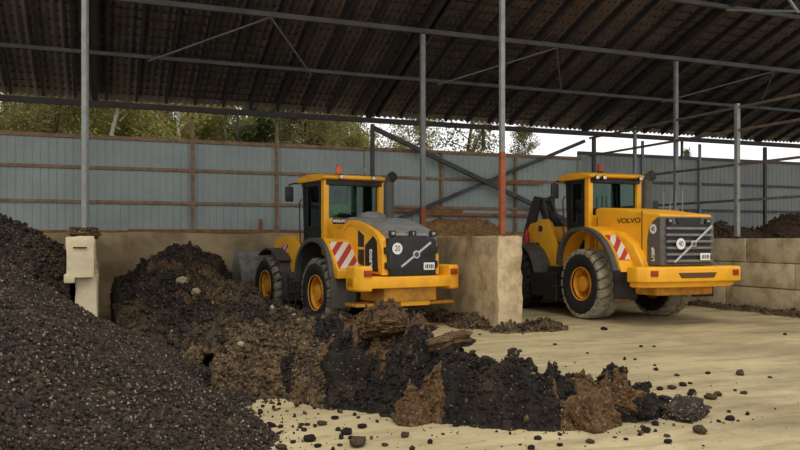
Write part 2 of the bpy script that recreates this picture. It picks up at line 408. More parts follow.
# right dividing wall laid from long blocks
mb = MB()
for c in range(3):
    z0 = -.02+c*.625; off = [0, 2.2, .7][c]; y = 8.0-off
    while y < 21.9:
        y2 = min(y+3.9, 21.9)
        mb.box((15.75+random.uniform(-.015, .015), (y+y2)/2, z0+.311), (.52, y2-y-.03, .60), .022, Matrix.Rotation(random.uniform(-.004, .004), 4, 'Z')); y += 3.91
mb.box((15.75, 15, .9), (.42, 13.6, 1.78), mi=1)
struct(mb.build('wall_right', [M['concrete_grey'], M['concrete_back']]))
mb = chipped('wall', -10, 34, 22.0, 22.3, -.05, 2.0, M['concrete_back'], (60, 2, 6), .015, 2)
struct(mb.build('wall_back', M['concrete_back'], ang=25))

# corrugated fence on the back wall
def fence(name, xa, xb, top, rails, label, posts, sheet):
    root = empty(name, None, ((xa+xb)/2, 22.42, 2.0)); tag(root, label, 'fence')
    ox, oy, oz = root.location
    n = int(math.ceil((xb-xa)/.2)); vs = []; fs = []
    for i in range(n):
        x = xa+i*.2
        for (dx, dy) in ((0, 0), (.11, 0), (.135, .014), (.175, .014)):
            for z in (1.95, top): vs.append((x+dx-ox, 22.42+dy-oy, z-oz))
    for i in range(len(vs)//2-1): fs.append((i*2, i*2+2, i*2+3, i*2+1))
    mb = MB(); mb.add(vs, fs); o = mb.build('corrugated_sheet', sheet, root, smooth=False)
    md = o.modifiers.new('thick', 'SOLIDIFY'); md.thickness = .004
    for z, mt, h in rails:
        mb = MB(); mb.box(((xa+xb)/2-ox, 22.37-oy, z-oz), (xb-xa, .06, h)); mb.build('rail', mt, root)
    for x, zt, mt in posts:
        mb = MB(); mb.box((x-ox, 22.36-oy, (2+zt)/2-oz), (.09, .07, zt-2)); mb.build('post', mt, root)
    return root
M['sheet_blue'] = material('blue_grey_sheet', lin(155, 164, 159), .55, col2=lin(142, 151, 147), scale=.9, lo=.4, hi=.7, metal=.1)
M['sheet_grey'] = material('grey_sheet', lin(134, 139, 133), .6, col2=lin(120, 125, 120), scale=.9, lo=.4, hi=.7, metal=.1)
rl = lambda a: [(a[0], M['rust'], .10), (a[1], M['rust'], .085), (a[2], M['rust'], .085), (2.03, M['timber'], .07)]
fence('corrugated_fence', -10, 7.6, 4.6, rl((4.6, 3.77, 2.84)), 'blue-grey corrugated sheet fence with rusty rails behind the left loader and pier',
      [(-5.2, 5.3, M['rust']), (-2.6, 4.6, M['rust']), (2.44, 5.3, M['rust']), (4.86, 5.3, M['rust'])], M['sheet_blue'])
fence('corrugated_fence', 7.62, 15.5, 4.62, rl((4.62, 3.77, 2.84)), 'blue-grey corrugated sheet fence crossed by two long diagonal braces, above the dividing wall',
      [(10.2, 4.6, M['rust']), (12.9, 4.6, M['rust'])], M['sheet_blue'])
rg = lambda a: [(a[0], M['steel_dark'], .10), (a[1], M['steel_dark'], .085), (a[2], M['steel_dark'], .085), (2.03, M['steel_dark'], .07)]
fence('corrugated_fence', 15.36, 34, 4.82, rg((4.82, 3.88, 2.9)), 'dull grey sheet fence behind the right loader and the bare steel railing',
      [(18.1, 5.35, M['steel']), (20.7, 5.35, M['steel']), (26, 5.35, M['steel'])], M['sheet_grey'])
for (xa, xb, z, l) in ((8.3, 10.9, 2.72, 'long brown timber lying on the lowest fence rail left of the red-footed post'), (9.6, 13.6, 2.62, 'long brown timber slung under the lowest fence rail behind the middle post'),
                    (11.9, 13.9, 3.7, 'short brown timber tied below the middle fence rail near the right loader')):
    mb = MB(); mb.box(((xa+xb)/2, 22.28, z), (xb-xa, .07, .1), .008); tag(mb.build('timber_plank', M['timber']), l, 'plank')
mb = MB(); mb.box((4.35, 22.2, 2.2), (.1, .08, .42), .01); tag(mb.build('timber_stake', M['timber']), 'short brown wooden stake on the back wall left of the left loader cab', 'stake')
mb = MB(); mb.box((3.5, 22.13, 2.05), (5.6, .14, .1), .01); tag(mb.build('timber_beam', M['timber']), 'brown timber lying along the top of the back wall', 'beam')

# posts
def post(x, y, z0, z1, wd, label, paint, red=None, name='steel_post', plate=True):
    root = empty(name, None, (x, y, z0)); tag(root, label, 'post')
    mb = MB(); zr = red or 0
    mb.box((0, 0, (zr+z1-z0)/2), (wd, wd, z1-z0-zr), .008); mb.build('shaft', paint, root)
    if red: mb = MB(); mb.box((0, 0, red/2), (wd+.012, wd+.012, red), .008); mb.build('red_foot', M['rustred'], root)
    if plate: mb = MB(); mb.box((0, 0, .012), (wd*2, wd*2, .024)); mb.build('base_plate', M['steel_dark'], root)
    return root
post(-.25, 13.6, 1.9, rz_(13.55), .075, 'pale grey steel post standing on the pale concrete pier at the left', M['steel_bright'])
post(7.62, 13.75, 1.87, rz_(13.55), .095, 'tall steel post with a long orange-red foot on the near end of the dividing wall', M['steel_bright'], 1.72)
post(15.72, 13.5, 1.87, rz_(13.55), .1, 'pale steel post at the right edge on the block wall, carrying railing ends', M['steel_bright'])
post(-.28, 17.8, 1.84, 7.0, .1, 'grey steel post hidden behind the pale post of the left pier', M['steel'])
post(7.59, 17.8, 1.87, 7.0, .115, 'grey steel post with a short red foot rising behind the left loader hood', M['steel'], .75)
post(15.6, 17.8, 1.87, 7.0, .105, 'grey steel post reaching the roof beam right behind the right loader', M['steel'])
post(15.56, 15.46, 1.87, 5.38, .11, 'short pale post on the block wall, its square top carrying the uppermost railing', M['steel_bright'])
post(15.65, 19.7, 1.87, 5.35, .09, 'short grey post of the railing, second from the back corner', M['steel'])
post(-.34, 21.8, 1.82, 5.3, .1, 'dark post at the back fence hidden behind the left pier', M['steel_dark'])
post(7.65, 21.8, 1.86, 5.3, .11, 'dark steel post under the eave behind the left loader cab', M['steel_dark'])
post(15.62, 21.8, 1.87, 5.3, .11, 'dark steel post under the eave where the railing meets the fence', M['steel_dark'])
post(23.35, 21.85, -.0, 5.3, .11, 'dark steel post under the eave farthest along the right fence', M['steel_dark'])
# side railing on the right wall line
for z, l in ((5.28, 'topmost rusty steel rail of the open side railing on the right'), (4.68, 'second rail from the top of the open side railing on the right'),
             (3.78, 'third rail from the top of the open side railing on the right'), (2.84, 'lowest rail of the open side railing just above the block wall')):
    mb = MB(); mb.box((15.58, 14.9, z), (.05, 14.2, .065)); tag(mb.build('side_rail', M['siderail']), l, 'rail')
# cross braces
def brace(name, a, b_, wd, mat, label, group=None):
    o = Vector(a); mb = MB(); mb.bar((0, 0, 0), Vector(b_)-o, wd, wd); r = mb.build(name, mat, None, loc=o); tag(r, label, 'brace', group); return r
brace('diagonal_brace', (7.7, 22.05, 5.25), (15.1, 22.05, 2.3), .13, M['steel_dark'], 'dark diagonal brace falling from the eave behind the left cab towards the right loader')
brace('diagonal_brace', (15.5, 22.18, 5.2), (8.0, 22.18, 2.2), .11, M['steel_dark'], 'dark diagonal brace falling from the corner post leftwards to the dividing wall')
brace('hanging_stub', (11.3, 21.6, 5.35), (11.3, 21.6, 4.72), .07, M['steel_dark'], 'short dark steel stub hanging from the eave left of the tall red-footed post')
brace('hanging_stub', (19.2, 21.6, 5.35), (19.2, 21.6, 4.7), .07, M['steel_dark'], 'short dark steel stub hanging from the eave above the right loader exhaust')
brace('hanging_stub', (3.58, 21.6, 5.35), (3.58, 21.6, 4.7), .07, M['steel_dark'], 'short dark steel stub hanging from the eave in front of the trees')
# roof beams along the shed
XA, XB = -9.5, 33.
def beam(y, z, h, label, m='truss'):
    mb = MB(); mb.box(((XA+XB)/2, y, z), (XB-XA, .1, h)); o = mb.build('roof_beam', M[m]); tag(o, label, 'beam'); return o
beam(13.55, rz_(13.55)+.05, .12, 'roof beam over the front posts')
beam(15.65, rz_(15.65), .11, 'upper grey roof beam meeting the frame top, running over the right loader')
beam(17.8, 7.08, .115, 'long grey roof beam carried by the two grey posts behind the loaders')
beam(19.9, rz_(19.9)-.05, .085, 'thin grey roof beam halfway between the post tops and the eave')
beam(21.75, 5.40, .15, 'dark eave beam above the fence', 'eave')
# braces in the roof frames
for k, xm in enumerate((3.72, 11.55, 19.4)):
    wh = ('left', 'middle', 'right')[k]
    brace('roof_brace', (xm, 17.8, 7.02), (xm-2.6, 19.85, 6.22), .035, M['brace'], f'thin roof brace running left from the midpoint of the {wh} bay beam')
    brace('roof_brace', (xm, 17.8, 7.02), (xm+1.5, 19.85, 6.22), .035, M['brace'], f'thin roof brace running right from the midpoint of the {wh} bay beam')
brace('roof_brace', (15.7, 13.6, 7.3), (15.35, 15.6, 7.85), .05, M['steel_bright'], 'pale roof brace at the top right corner beside the edge post')
brace('roof_brace', (15.6, 13.6, 7.25), (14.2, 13.55, 8.5), .05, M['steel_bright'], 'pale knee brace at the head of the right edge post')
# rafters
ry = [11.6, 22.3]
def rafter_at(x, wd=.07, h=.16):
    mb = MB(); L0 = Vector((0, ry[1]-ry[0], rz_(ry[1])-rz_(ry[0]))); mb.bar((0, 0, 0), L0, wd, h)
    return mb.build('rafter', M['rafter'], None, loc=(x, ry[0], rz_(ry[0])+.19))
x = XA+.3; rafs = []; proto = None
while x < XB:
    if proto is None: proto = rafter_at(x); o = proto
    else: o = proto.copy(); C.objects.link(o); o.location.x = x
    tag(o, 'dark weathered rafter running up the slope under the shed roof', 'rafter', 'rafters under the shed roof'); x += .78
for i, xx in enumerate(BX):
    o = rafter_at(xx+.02, .14, .3); o.name = 'main_rafter'; o.location.z -= .05
    tag(o, ['heavy main rafter beyond the left frame edge', 'heavy main rafter above the left pier', 'heavy main rafter above the dividing wall posts', 'heavy main rafter above the block wall railing', 'heavy main rafter farthest right under the roof'][i], 'rafter')
# roof covering: pressed tile sheet with waves and steps, underside visible
nx = int((XB-XA)/.19*6); xs = np.linspace(XA, XB, nx)
ysl = []; y = ry[0]-.25; off = []
while y < ry[1]+.25:
    for t, dz in ((0, 0.), (.29, -.045)): ysl.append(y+t); off.append(dz)
    y += .32
ysl = np.array(ysl); off = np.array(off)
Xg, Yg = np.meshgrid(xs, ysl); Zg = rz_(Yg)+.31+off[:, None]+.03*np.sin(Xg/.19*2*PI)+.025*np.sin(Xg*.8+1.3*np.sin(Yg*.5))
ii = np.arange(Xg.size).reshape(Xg.shape); q = np.stack([ii[:-1, :-1], ii[:-1, 1:], ii[1:, 1:], ii[1:, :-1]], -1).reshape(-1, 4)
M['roof'] = material('brown_roof_sheet', lin(134, 126, 130), .6, col2=lin(108, 101, 106), scale=1.2, lo=.4, hi=.65)
struct(link('ceiling', raw_mesh('ceiling', np.stack([Xg, Yg, Zg], -1).reshape(-1, 3), q, [M['roof']])))
# battens crossing the rafters
mb = MB(); y = ry[0]
while y < ry[1]+.1:
    mb.bar((XA, y, rz_(y)+.272), (XB, y, rz_(y)+.272), .05, .025); y += .32
bt = mb.build('trim_battens', M['rafter']); struct(bt)

# ------------------------------------------------------------------ wheel loaders
def make_wheel(parent, x, y, R, tw, side, treadmat, rot=0.):
    wroot = empty('wheel', parent, (x, y, R)); wroot.rotation_euler = (rot, 0, 0)
    h = tw/2; rb = .385
    mb = MB(); Rb = R-.045
    prof = [(-h*.72, rb-.02), (-h*.86, rb+.02), (-h*1.0, rb+(R-rb)*.35), (-h*1.04, rb+(R-rb)*.55), (-h*.98, Rb-.09), (-h*.86, Rb-.03), (-h*.5, Rb), (0, Rb+.008),
            (h*.5, Rb), (h*.86, Rb-.03), (h*.98, Rb-.09), (h*1.04, rb+(R-rb)*.55), (h*1.0, rb+(R-rb)*.35), (h*.86, rb+.02), (h*.72, rb-.02)]
    n = 64; vs = []; fs = []; mi = []
    mb.lathe(prof, n, cap=False)
    k = len(mb.f)
    for i in range(len(prof)-1):
        for j in range(n):
            mb.m[i*n+j] = 1 if 5 <= i <= 8 else 0
    NL = 22
    for sd in (-1, 1):
        for i in range(NL):
            a0 = 2*PI*(i+(.5 if sd > 0 else 0))/NL; da = 2*PI/NL*.70
            def P(t, r, a): return (sd*t, r*math.cos(a), r*math.sin(a))
            sk = .12
            st = [(.015, R+.004, -sk*.2), (h*.45, R, sk*.5), (h*.84, R-.008, sk), (h*.95, R-.04, sk*1.1)]
            vs = []
            for t, r, s_ in st:
                wdt = da*(.42 if t < .1 else .5)
                for aa in (a0+s_-wdt, a0+s_+wdt):
                    vs += [P(t, r, aa), P(t if t < h else t-.05, r-.075, aa+(.02 if aa > a0+s_ else -.02))]
            fs = []
            for q_ in range(3):
                o = q_*4
                fs += [(o, o+2, o+6, o+4), (o, o+4, o+5, o+1), (o+2, o+3, o+7, o+6)]
            fs += [(0, 1, 3, 2), (12, 14, 15, 13)]
            mb.add(vs, fs, 1)
    mb.build('tire', [M['tire'], treadmat], wroot, ang=40)
    mb = MB(); s = side
    f0 = h*.80
    kf = len(mb.f); mb.lathe([(s*(f0+.02), .36), (s*(f0+.03), .385), (s*(f0-.01), .392), (s*(f0-.06), .37), (s*(f0-.07), .35), (s*(f0-.02), .34), (s*(f0-.03), .325), (s*(f0-.17), .305), (s*(f0-.2), .23),
              (s*(f0-.09), .2), (s*(f0-.03), .17), (s*(f0-.02), .10), (s*(f0-.02), .0)], 40, cap=False)
    for i in range(7, 10):
        for q_ in range(40): mb.m[kf+i*40+q_] = 1
    mb.lathe([(-s*(f0-.05), 0), (-s*(f0-.05), .36), (-s*f0, .385), (-s*(f0-.0), .372), (s*(f0-.06), .372)], 40, cap=False)
    for i in range(12):
        a = 2*PI*i/12; mb.lathe([(s*(f0-.19), .022), (s*(f0-.14), .022), (s*(f0-.14), 0)], 6, c=(0, .262*math.cos(a), .255*math.sin(a)))
    rm = mb.build('rim', [M['rim'], M['rim_dirt_shade']], wroot)
    if treadmat is M['tread_muddy']: rm.scale = (1, 1.0, 1.0)
    return wroot

def wedge_panel(root, pts, x0, x1, mat, name):
    mb = MB(); mb.strip(pts, x0, x1, .012); return mb.build(name, mat, root, smooth=False)

def disc_sign(parent, c, r, body, axes, name):
    X, Y = Vector(axes[0]), Vector(axes[1]); Z = X.cross(Y); mt = Matrix((X, Y, Z)).transposed().to_4x4(); mt.translation = Vector(c)
    mb = MB(); n = 28
    vs = [mt @ Vector((r*math.cos(2*PI*k/n), r*math.sin(2*PI*k/n), zz)) for zz in (0, .006) for k in range(n)]
    mb.add(vs, [tuple(range(n)), tuple(n+k for k in range(n))]+[(k, (k+1) % n, n+(k+1) % n, n+k) for k in range(n)])
    o = mb.build(name, M['white'], parent, smooth=False); o['label'] = 'round white sticker with a black number'
    t = text('lettering', body, r*1.4, X, Y, Vector(c)+Z*.007, M['ink'], parent, .8, .0, .002)
    return o

def loader(G, loc, rz, label, z0=0.):
    """G: True for the smaller newer machine"""
    R, hw, wb, tw = (.755, 1.25, 3.05, .56) if G else (.8, 1.3, 3.2, .62)
    ra = .0 if G else .14
    root = empty('wheel_loader', None, (loc[0], loc[1], z0), rz); tag(root, label, 'wheel loader')
    cx = hw-tw/2; tread = M['tread_muddy'] if G else M['tread']
    for (y, fr) in ((ra, 0), (wb, 1)):
        for sd in (-1, 1): make_wheel(root, sd*cx, y, R, tw, sd, tread if (G or not fr) else M['tire'], random.uniform(0, 6))  # large loader's front treads take plain dark rubber to paint in their shade
        mb = MB(); mb.tube([(-cx+.1, y, R), (-.3, y, R), (0, y, R), (.3, y, R), (cx-.1, y, R)], [.15, .17, .3, .17, .15], 16); mb.build('axle', M['yellow_dirty'], root)
    Y = M['yellow']
    # --- rear frame
    mb = MB(); mb.prism([(-1.7, .72), (-.9, .6), (1.45, .5), (1.45, 1.15), (.6, 1.4), (-1.7, 1.3)], -.42, .42, bev=.02)
    mb.build('rear_frame', M['yellow_dirty'], root)
    zt = 2.08 if G else 2.34           # hood height at its rear
    zf = 2.46 if G else 2.55           # hood height at the cab
    hh = .64 if G else .69
    # --- engine hood
    if not G:
        mb = MB(); mb.prism([(.38, 1.3), (.38, zf-.02), (.2, zf), (-.7, zf-.07), (-1.5, zt+.03), (-1.84, zt), (-1.84, zt-.06), (-1.6, zt-.3), (-1.45, 1.25), (-1.3, 1.25)], -hh, hh, bev=.05, seg=3)
        hood = mb.build('engine_hood', Y, root)
        for yy in (-1.28, .3): mb = MB(); mb.box((-hh-.003, yy, 1.95), (.012, .025, .75 if yy > 0 else .95)); mb.build('panel_gap', M['brownink'], hood)
        text('lettering', 'VOLVO', .15, (0, -1, 0), (0, 0, 1), (-hh-.004, -.84, 2.22), M['brownink'], hood, 1.6, .003)
        # grille shroud wrapping the hood end
        mb = MB(); mb.prism([(-1.44, 1.26), (-1.44, 1.8), (-1.5, 2.04), (-1.62, 2.2), (-1.78, 2.285), (-1.88, 2.285), (-1.9, 1.26)], -hh-.02, hh+.02, bev=.045, seg=3)
        gr = mb.build('grille', M['shroud'], root)
        mb = MB(); mb.box((0, -1.905, 1.72), (1.14, .02, .82)); mb.build('grille_mesh', M['black'], gr, smooth=False)
        mb = MB()
        for i in range(6): mb.box((0, -1.925, 1.36+i*.135), (1.2, .06, .055), .012, Matrix.Rotation(rad(-18), 4, 'X'))
        mb.build('grille_slat', M['slat'], gr)
        mb = MB(); mb.prism([(-.34, 2.26), (.34, 2.26), (.27, 2.12), (-.27, 2.12)], -1.92, -1.89, 'y'); mb.build('camera_recess', M['black'], gr, smooth=False)
        for x in (-.5, .5):
            mb = MB(); mb.box((x, -1.91, 2.19), (.15, .05, .12), .015, mi=0); mb.box((x, -1.937, 2.2), (.06, .01, .045), .004, mi=1); mb.build('rear_light', [M['black'], M['lamp_dim']], gr)
        a, b_ = (-.42, 1.34), (.56, 2.1); zc, yb = 1.72, -1.965
    else:
        # yellow sides with dark openings, separate grey sloping top
        prof = [(.38, 1.3), (.38, 2.12), (.0, 2.12), (-.3, 2.2), (-.55, 2.27), (-.8, 2.26), (-1.4, 2.12), (-1.8, 1.98), (-1.92, 1.9), (-1.95, 1.2), (-1.2, 1.2)]
        mb = MB(); mb.prism(prof, -hh, hh, bev=.05, seg=3); hood = mb.build('engine_hood', Y, root)
        mb = MB(); top = curve_pts([(-.05, 2.32), (-.25, 2.38), (-.7, 2.36), (-1.3, 2.24), (-1.75, 2.1), (-1.93, 2.04)], 5)
        poly = [(p[0], p[1]) for p in top]+[(-1.99, 1.88), (-1.8, 1.9), (-1.2, 2.08), (-.5, 2.2), (-.05, 2.22)]
        mb.prism(poly, -hh+.1, hh-.02, bev=.03, seg=3); ht = mb.build('hood_top', M['hoodgrey'], root)
        # yellow shoulder band along both upper edges
        for sd in (-1, 1):
            mb = MB(); pts = curve_pts([(-.12, 2.0), (-.22, 2.18), (-.45, 2.3), (-.75, 2.3), (-1.3, 2.17), (-1.7, 2.02), (-1.9, 1.8), (-1.96, 1.5), (-1.97, 1.2)], 5)
            mb.strip([(p[0], p[1]) for p in pts], sd*(hh+.02), sd*(hh-.13), .1); mb.build('hood_shoulder', Y, hood)
            mb = MB(); mb.prism([(-.9, 2.1), (-.9, 1.4), (-1.16, 1.36), (-1.16, 1.98)], sd*hh-.012, sd*hh+.012, bev=.008)
            vt = mb.build('side_vent', M['black'], hood)
            mb = MB(); mb.box((sd*(hh+.012), -1.03, 1.72), (.02, .28, .05), .006); mb.build('vent_bar', Y, hood)
            mb = MB(); mb.prism([(-1.22, 1.26), (-1.22, 1.78), (-1.58, 1.98), (-1.7, 1.98), (-1.76, 1.26)], sd*hh-.012, sd*hh+.012); dc = mb.build('side_decal', M['ink'], hood, smooth=False)
        text('lettering', 'L90G', .14, (0, 0, 1), (0, 1, 0), (-hh-.014, -1.48, 1.53), M['white'], hood, 1.15, .006)
        mb = MB(); mb.tube([(.12, -.1, 2.3), (.12, -.1, 2.42), (.12, -.1, 2.48), (.12, -.1, 2.52)], [.32, .32, .26, .12], 20); mb.build('air_cleaner_dome', M['hoodgrey'], root)
        mb = MB(); mb.box((-.47, .3, 2.31), (.38, .06, .12), .008, Matrix.Rotation(rad(-20), 4, 'X')); pl = mb.build('name_plate', M['black'], root)
        text('lettering', 'VOLVO', .085, (1, 0, 0), (0, .34, .94), (-.5, .262, 2.308), M['white'], pl, 1.2, .004)
        # black radiator grille
        mb = MB(); P2 = [(-.54, 1.92), (-.52, 1.76), (-.58, 1.74), (-.58, 1.62), (-.52, 1.6), (-.52, 1.46), (-.58, 1.44), (-.58, 1.32), (-.5, 1.3), (-.5, 1.18), (.52, 1.18), (.52, 1.32), (.57, 1.34), (.57, 1.46), (.52, 1.48), (.52, 1.6), (.57, 1.62), (.57, 1.74), (.54, 1.78), (.52, 1.9), (.3, 1.98), (-.3, 1.98)]
        P2 = [(p[0]*1.06, p[1]) for p in P2]; mb.prism(P2, -2.03, -1.93, 'y', bev=.012); gr = mb.build('grille', M['black'], root)
        mb = MB()
        for i in range(26): mb.box((0, -2.022, 1.3+i*.022), (.96, .012, .008))
        mb.build('grille_slat', M['ink'], gr, smooth=False)
        for x in (-.45, .02, .5):
            mb = MB(); mb.box((x, -1.99, 2.02), (.15, .07, .12), .02, mi=0); mb.box((x, -2.03, 2.02), (.07 if abs(x) > .1 else .03, .01, .06), .004, mi=1); mb.build('rear_light', [M['black'], M['lamp_dim']], gr)
        a, b_ = (-.27, 1.36), (.42, 1.84); zc, yb = 1.6, -2.04
    mb = MB(); mb.bar((a[0], yb, a[1]), (b_[0], yb, b_[1]), .02, .04)
    cxe, cze = (a[0]+b_[0])/2, (a[1]+b_[1])/2
    if G: mb.lathe([(yb-.02, .08), (yb+.01, .08)], 24, 'y', c=(cxe, 0, cze)); mb.lathe([(yb-.026, .05), (yb-.018, .05)], 24, 'y', 1, c=(cxe, 0, cze))
    else: mb.box((cxe, yb-.01, cze), (.13, .02, .12), .01); mb.box((cxe, yb-.022, cze), (.08, .01, .07), 0, mi=1)
    o = mb.build('emblem_bar', [M['chrome'], M['dark']], gr); o['label'] = 'silver diagonal bar with an emblem in the middle'
    disc_sign(gr, (-.37 if G else -.27, yb-.012, 1.72), .115, '20' if G else '40', ((1, 0, 0), (0, 0, 1)), 'speed_sticker')
    if not G:
        disc_sign(gr, (-hh-.022, -1.66, 2.03), .1, '40', ((0, -1, 0), (0, 0, 1)), 'speed_sticker')
        text('lettering', 'L120F', .11, (0, 0, 1), (0, 1, 0), (-hh-.024, -1.66, 1.5), M['white'], gr, 1.05, .004)
    mb = MB(); xp = .38; zp = 1.36 if G else 1.45
    mb.box((xp, yb-.005, zp), (.26, .015, .15), .01); np_ = mb.build('number_plate', M['white'], gr)
    mb = MB()
    for i, xx in enumerate((-.085, -.045, .0, .045, .085)): mb.box((xp+xx, yb-.014, zp), (.022, .006, .07+.02*(i % 2)))
    mb.build('plate_characters', M['ink'], np_, smooth=False)
    # --- counterweight
    mb = MB(); e = hw-.02 if G else hw+.06
    if G:
        plan = [(-e, -1.5), (-e, -1.86), (-e+.1, -1.98), (-.6, -2.08), (.6, -2.08), (e-.1, -1.98), (e, -1.86), (e, -1.5), (.66, -1.5), (.66, -1.6), (-.66, -1.6), (-.66, -1.15)]
        mb.prism(plan, .94, 1.17, 'z', bev=.035)
        for sd in (-1, 1):
            wing = [(sd*e, -1.5), (sd*e, -1.86), (sd*(e-.1), -1.99), (sd*.9, -2.03), (sd*.84, -1.7), (sd*.84, -1.5)]
            mb.prism(wing, .88, 1.38, 'z', bev=.06, seg=3)
        mb.prism([(-.75, -1.2), (-.62, -1.95), (.62, -1.95), (.75, -1.2)], .66, .97, 'z', bev=.03, mi=1)
        mb.prism([(-.3, -1.3), (-.2, -1.9), (.5, -1.9), (.6, -1.3)], .56, .75, 'z', bev=.03)
    else:
        plan = [(-e, -1.62), (-e, -1.94), (-e+.14, -2.1), (-.5, -2.17), (.5, -2.17), (e-.14, -2.1), (e, -1.94), (e, -1.62), (.72, -1.62), (.72, -1.55), (-.72, -1.55), (-.72, -1.62)]
        mb.prism(plan, .93, 1.25, 'z', bev=.045, seg=3)
        low = [(-e+.06, -1.62), (-e+.08, -1.86), (-e+.3, -2.0), (-.5, -2.08), (.5, -2.08), (e-.3, -2.0), (e-.08, -1.86), (e-.06, -1.62)]
        mb.prism(low, .82, .98, 'z', bev=.05)
        mb.prism([(-.8, -1.1), (-.75, -1.8), (.75, -1.8), (.8, -1.1)], .64, .86, 'z', bev=.05, mi=1)
    cw = mb.build('counterweight', [Y, M['yellow_dirty']], root)
    mb = MB()
    if G: mb.box((0, -2.064, 1.05), (.36, .03, .1), .004)
    else: mb.prism([(-.5, 1.13), (.5, 1.13), (.42, 1.02), (-.42, 1.02)], -2.178, -2.15, 'y')
    mb.build('tow_slot', M['brownink'], cw, smooth=False)
    for sd in (-1, 1):
        mb = MB()
        if G: mb.box((sd*1.0, -2.02, 1.24), (.17, .05, .12), .015)
        else: mb.box((sd*1.06, -2.11, 1.12), (.17, .06, .12), .015, Matrix.Rotation(sd*rad(8), 4, 'Z'))
        mb.build('tail_light', M['redlamp'], cw)
    if G:
        mb = MB(); mb.box((0, -1.55, .6), (2.3, .5, .06), .01); mb.build('belly_plate', M['yellow_dirty'], root)
    # --- rear fenders
    if G: arch = [(1.05, .95), (.98, 1.3), (.8, 1.62), (.42, 1.86), (0, 1.92), (-.42, 1.82), (-.72, 1.55), (-.88, 1.1)]
    else: arch = [(1.05, 1.2), (.95, 1.62), (.56, 2.0), (-.08, 2.07), (-.66, 1.84), (-1.0, 1.48), (-1.16, 1.12)]
    ap = [(p[0], p[1]) for p in curve_pts(arch, 6)]
    for sd in (-1, 1):
        fmat = M['dark'] if G else Y
        mb = MB(); mb.strip(ap, sd*(hw-.03), sd*.5, .035)
        inner = [p for p in ap]+[(ap[-1][0]+.05, ap[-1][1]), (ap[0][0]-.05, ap[0][1])]
        if not G:
            mb.prism([(1.0, 1.25), (.9, 1.62), (.52, 1.96), (-.08, 2.03), (-.64, 1.8), (-.98, 1.45), (-1.1, 1.2)], sd*.5, sd*.56, mi=0)
            mb.prism([(.5, 2.04), (-.06, 2.11), (-.5, 2.0), (-.84, 1.76), (-1.1, 1.46), (-1.26, 1.12), (-1.08, 1.12), (-.92, 1.44), (-.6, 1.78), (-.08, 2.0), (.45, 1.96)], sd*.6, sd*(hw-.1), bev=.025)
            mb.prism([(.3, 1.9), (-.06, 1.95), (-.5, 1.85), (-.84, 1.66), (-1.1, 1.4), (-1.3, 1.0), (-1.5, 1.0), (-1.5, 1.3), (-1.2, 1.7), (-.7, 1.98), (.0, 2.09), (.3, 2.06)], sd*.6, sd*.86, bev=.06, seg=3)
        else: mb.prism([(1.0, .95), (.76, 1.6), (.42, 1.82), (0, 1.88), (-.4, 1.78), (-.7, 1.5), (-.84, 1.1)], sd*.5, sd*.56, mi=0)
        fd = mb.build('rear_fender', fmat, root)
        mb = MB(); mb.strip([(p[0]*1.0, p[1]+.02) for p in ap], sd*(hw+.03), sd*(hw-.1), .09); mb.build('fender_lip', M['dark'], fd)
        mb = MB(); ye = ap[-1][0]; mb.box((sd*(hw-.26), ye-.02, .85 if not G else .8), (.6, .05, .62), .015); mb.build('mud_flap', M['dark' if G else 'black'], fd)
        # striped panel on the rear slope
        if G:
            # yellow body corner behind the arch carries the panel
            mb = MB(); mb.prism([(-.3, 1.93), (-.55, 1.84), (-1.06, 1.28), (-1.06, 1.1), (-.9, 1.1), (-.74, 1.5), (-.45, 1.8)], sd*.6, sd*(hw-.06), bev=.02); mb.build('fender_box', Y, fd)
            mb = MB(); mb.strip([(-.56, 1.85), (-1.05, 1.31)], sd*(hw-.1), sd*.68, .012); mb.build('warning_panel', M['chevron'], fd, smooth=False)
        else:
            sub = curve_pts([(-.5, 2.0), (-.84, 1.76), (-1.1, 1.46), (-1.2, 1.25)], 6)
            mb = MB(); mb.strip([(p[0]-.012, p[1]+.012) for p in sub][3:15], sd*(hw-.12), sd*.9, .006); mb.build('warning_panel', M['chevron'], fd, smooth=False)
    # --- front fenders
    for sd in (-1, 1):
        fy = wb
        pts = [(p[0], p[1]) for p in curve_pts([(fy+.55, R+.74), (fy+.1, R+.9), (fy-.35, R+.86), (fy-.75, R+.62), (fy-.98, R+.2), (fy-1.02, R-.25)], 5)]
        pts = pts[:16] if G else pts
        mb = MB(); mb.strip(pts[::-1], sd*(hw-.06), sd*.6, .03)
        if G: mb.prism([(1.75, .45), (1.75, 1.12), (2.25, 1.12), (2.3, .9), (2.28, .45)], sd*.62, sd*1.08, bev=.02); mb.prism([(2.3, 1.1), (2.45, 1.5), (2.75, R+.84), (2.95, R+.8), (2.6, 1.3), (2.45, 1.0)], sd*.6, sd*1.1)
        mb.build('front_fender', M['dark'], root)
    # --- steps / tank between the wheels
    for sd in (-1, 1):
        mb = MB(); mb.box((sd*(hw-.4), 1.42, .8), (.5, .62, .72), .03)
        if not G: mb.box((sd*(hw-.24), 1.8, .7), (.42, 1.0, .58), .03); tk = mb.build('side_tank', M['black'], root)
        mb = MB()
        for z in (.38, .68, .98): mb.box((sd*(hw-.13), 1.42, z), (.16, .45, .03), .006)
        for yy in (1.2, 1.64): mb.box((sd*(hw-.08), yy, .7), (.03, .03, .7))
        mb.build('access_steps', M['linkage'], root)
    # --- cab
    cab = empty('cab', root)
    zr = 3.26 if G else 3.28
    yr, yf = .62, (1.95 if G else 1.68); xc = .7; zb = 1.55
    mb = MB()
    for sd in (-1, 1):
        mb.box((sd*xc, yr, (zr+zb)/2), (.13, .17, zr-zb), .025)
    mb.box((0, yr, zb+.42), (2*xc, .1, .84), .02)
    mb.build('rear_post_frame', Y, cab)
    mb = MB()
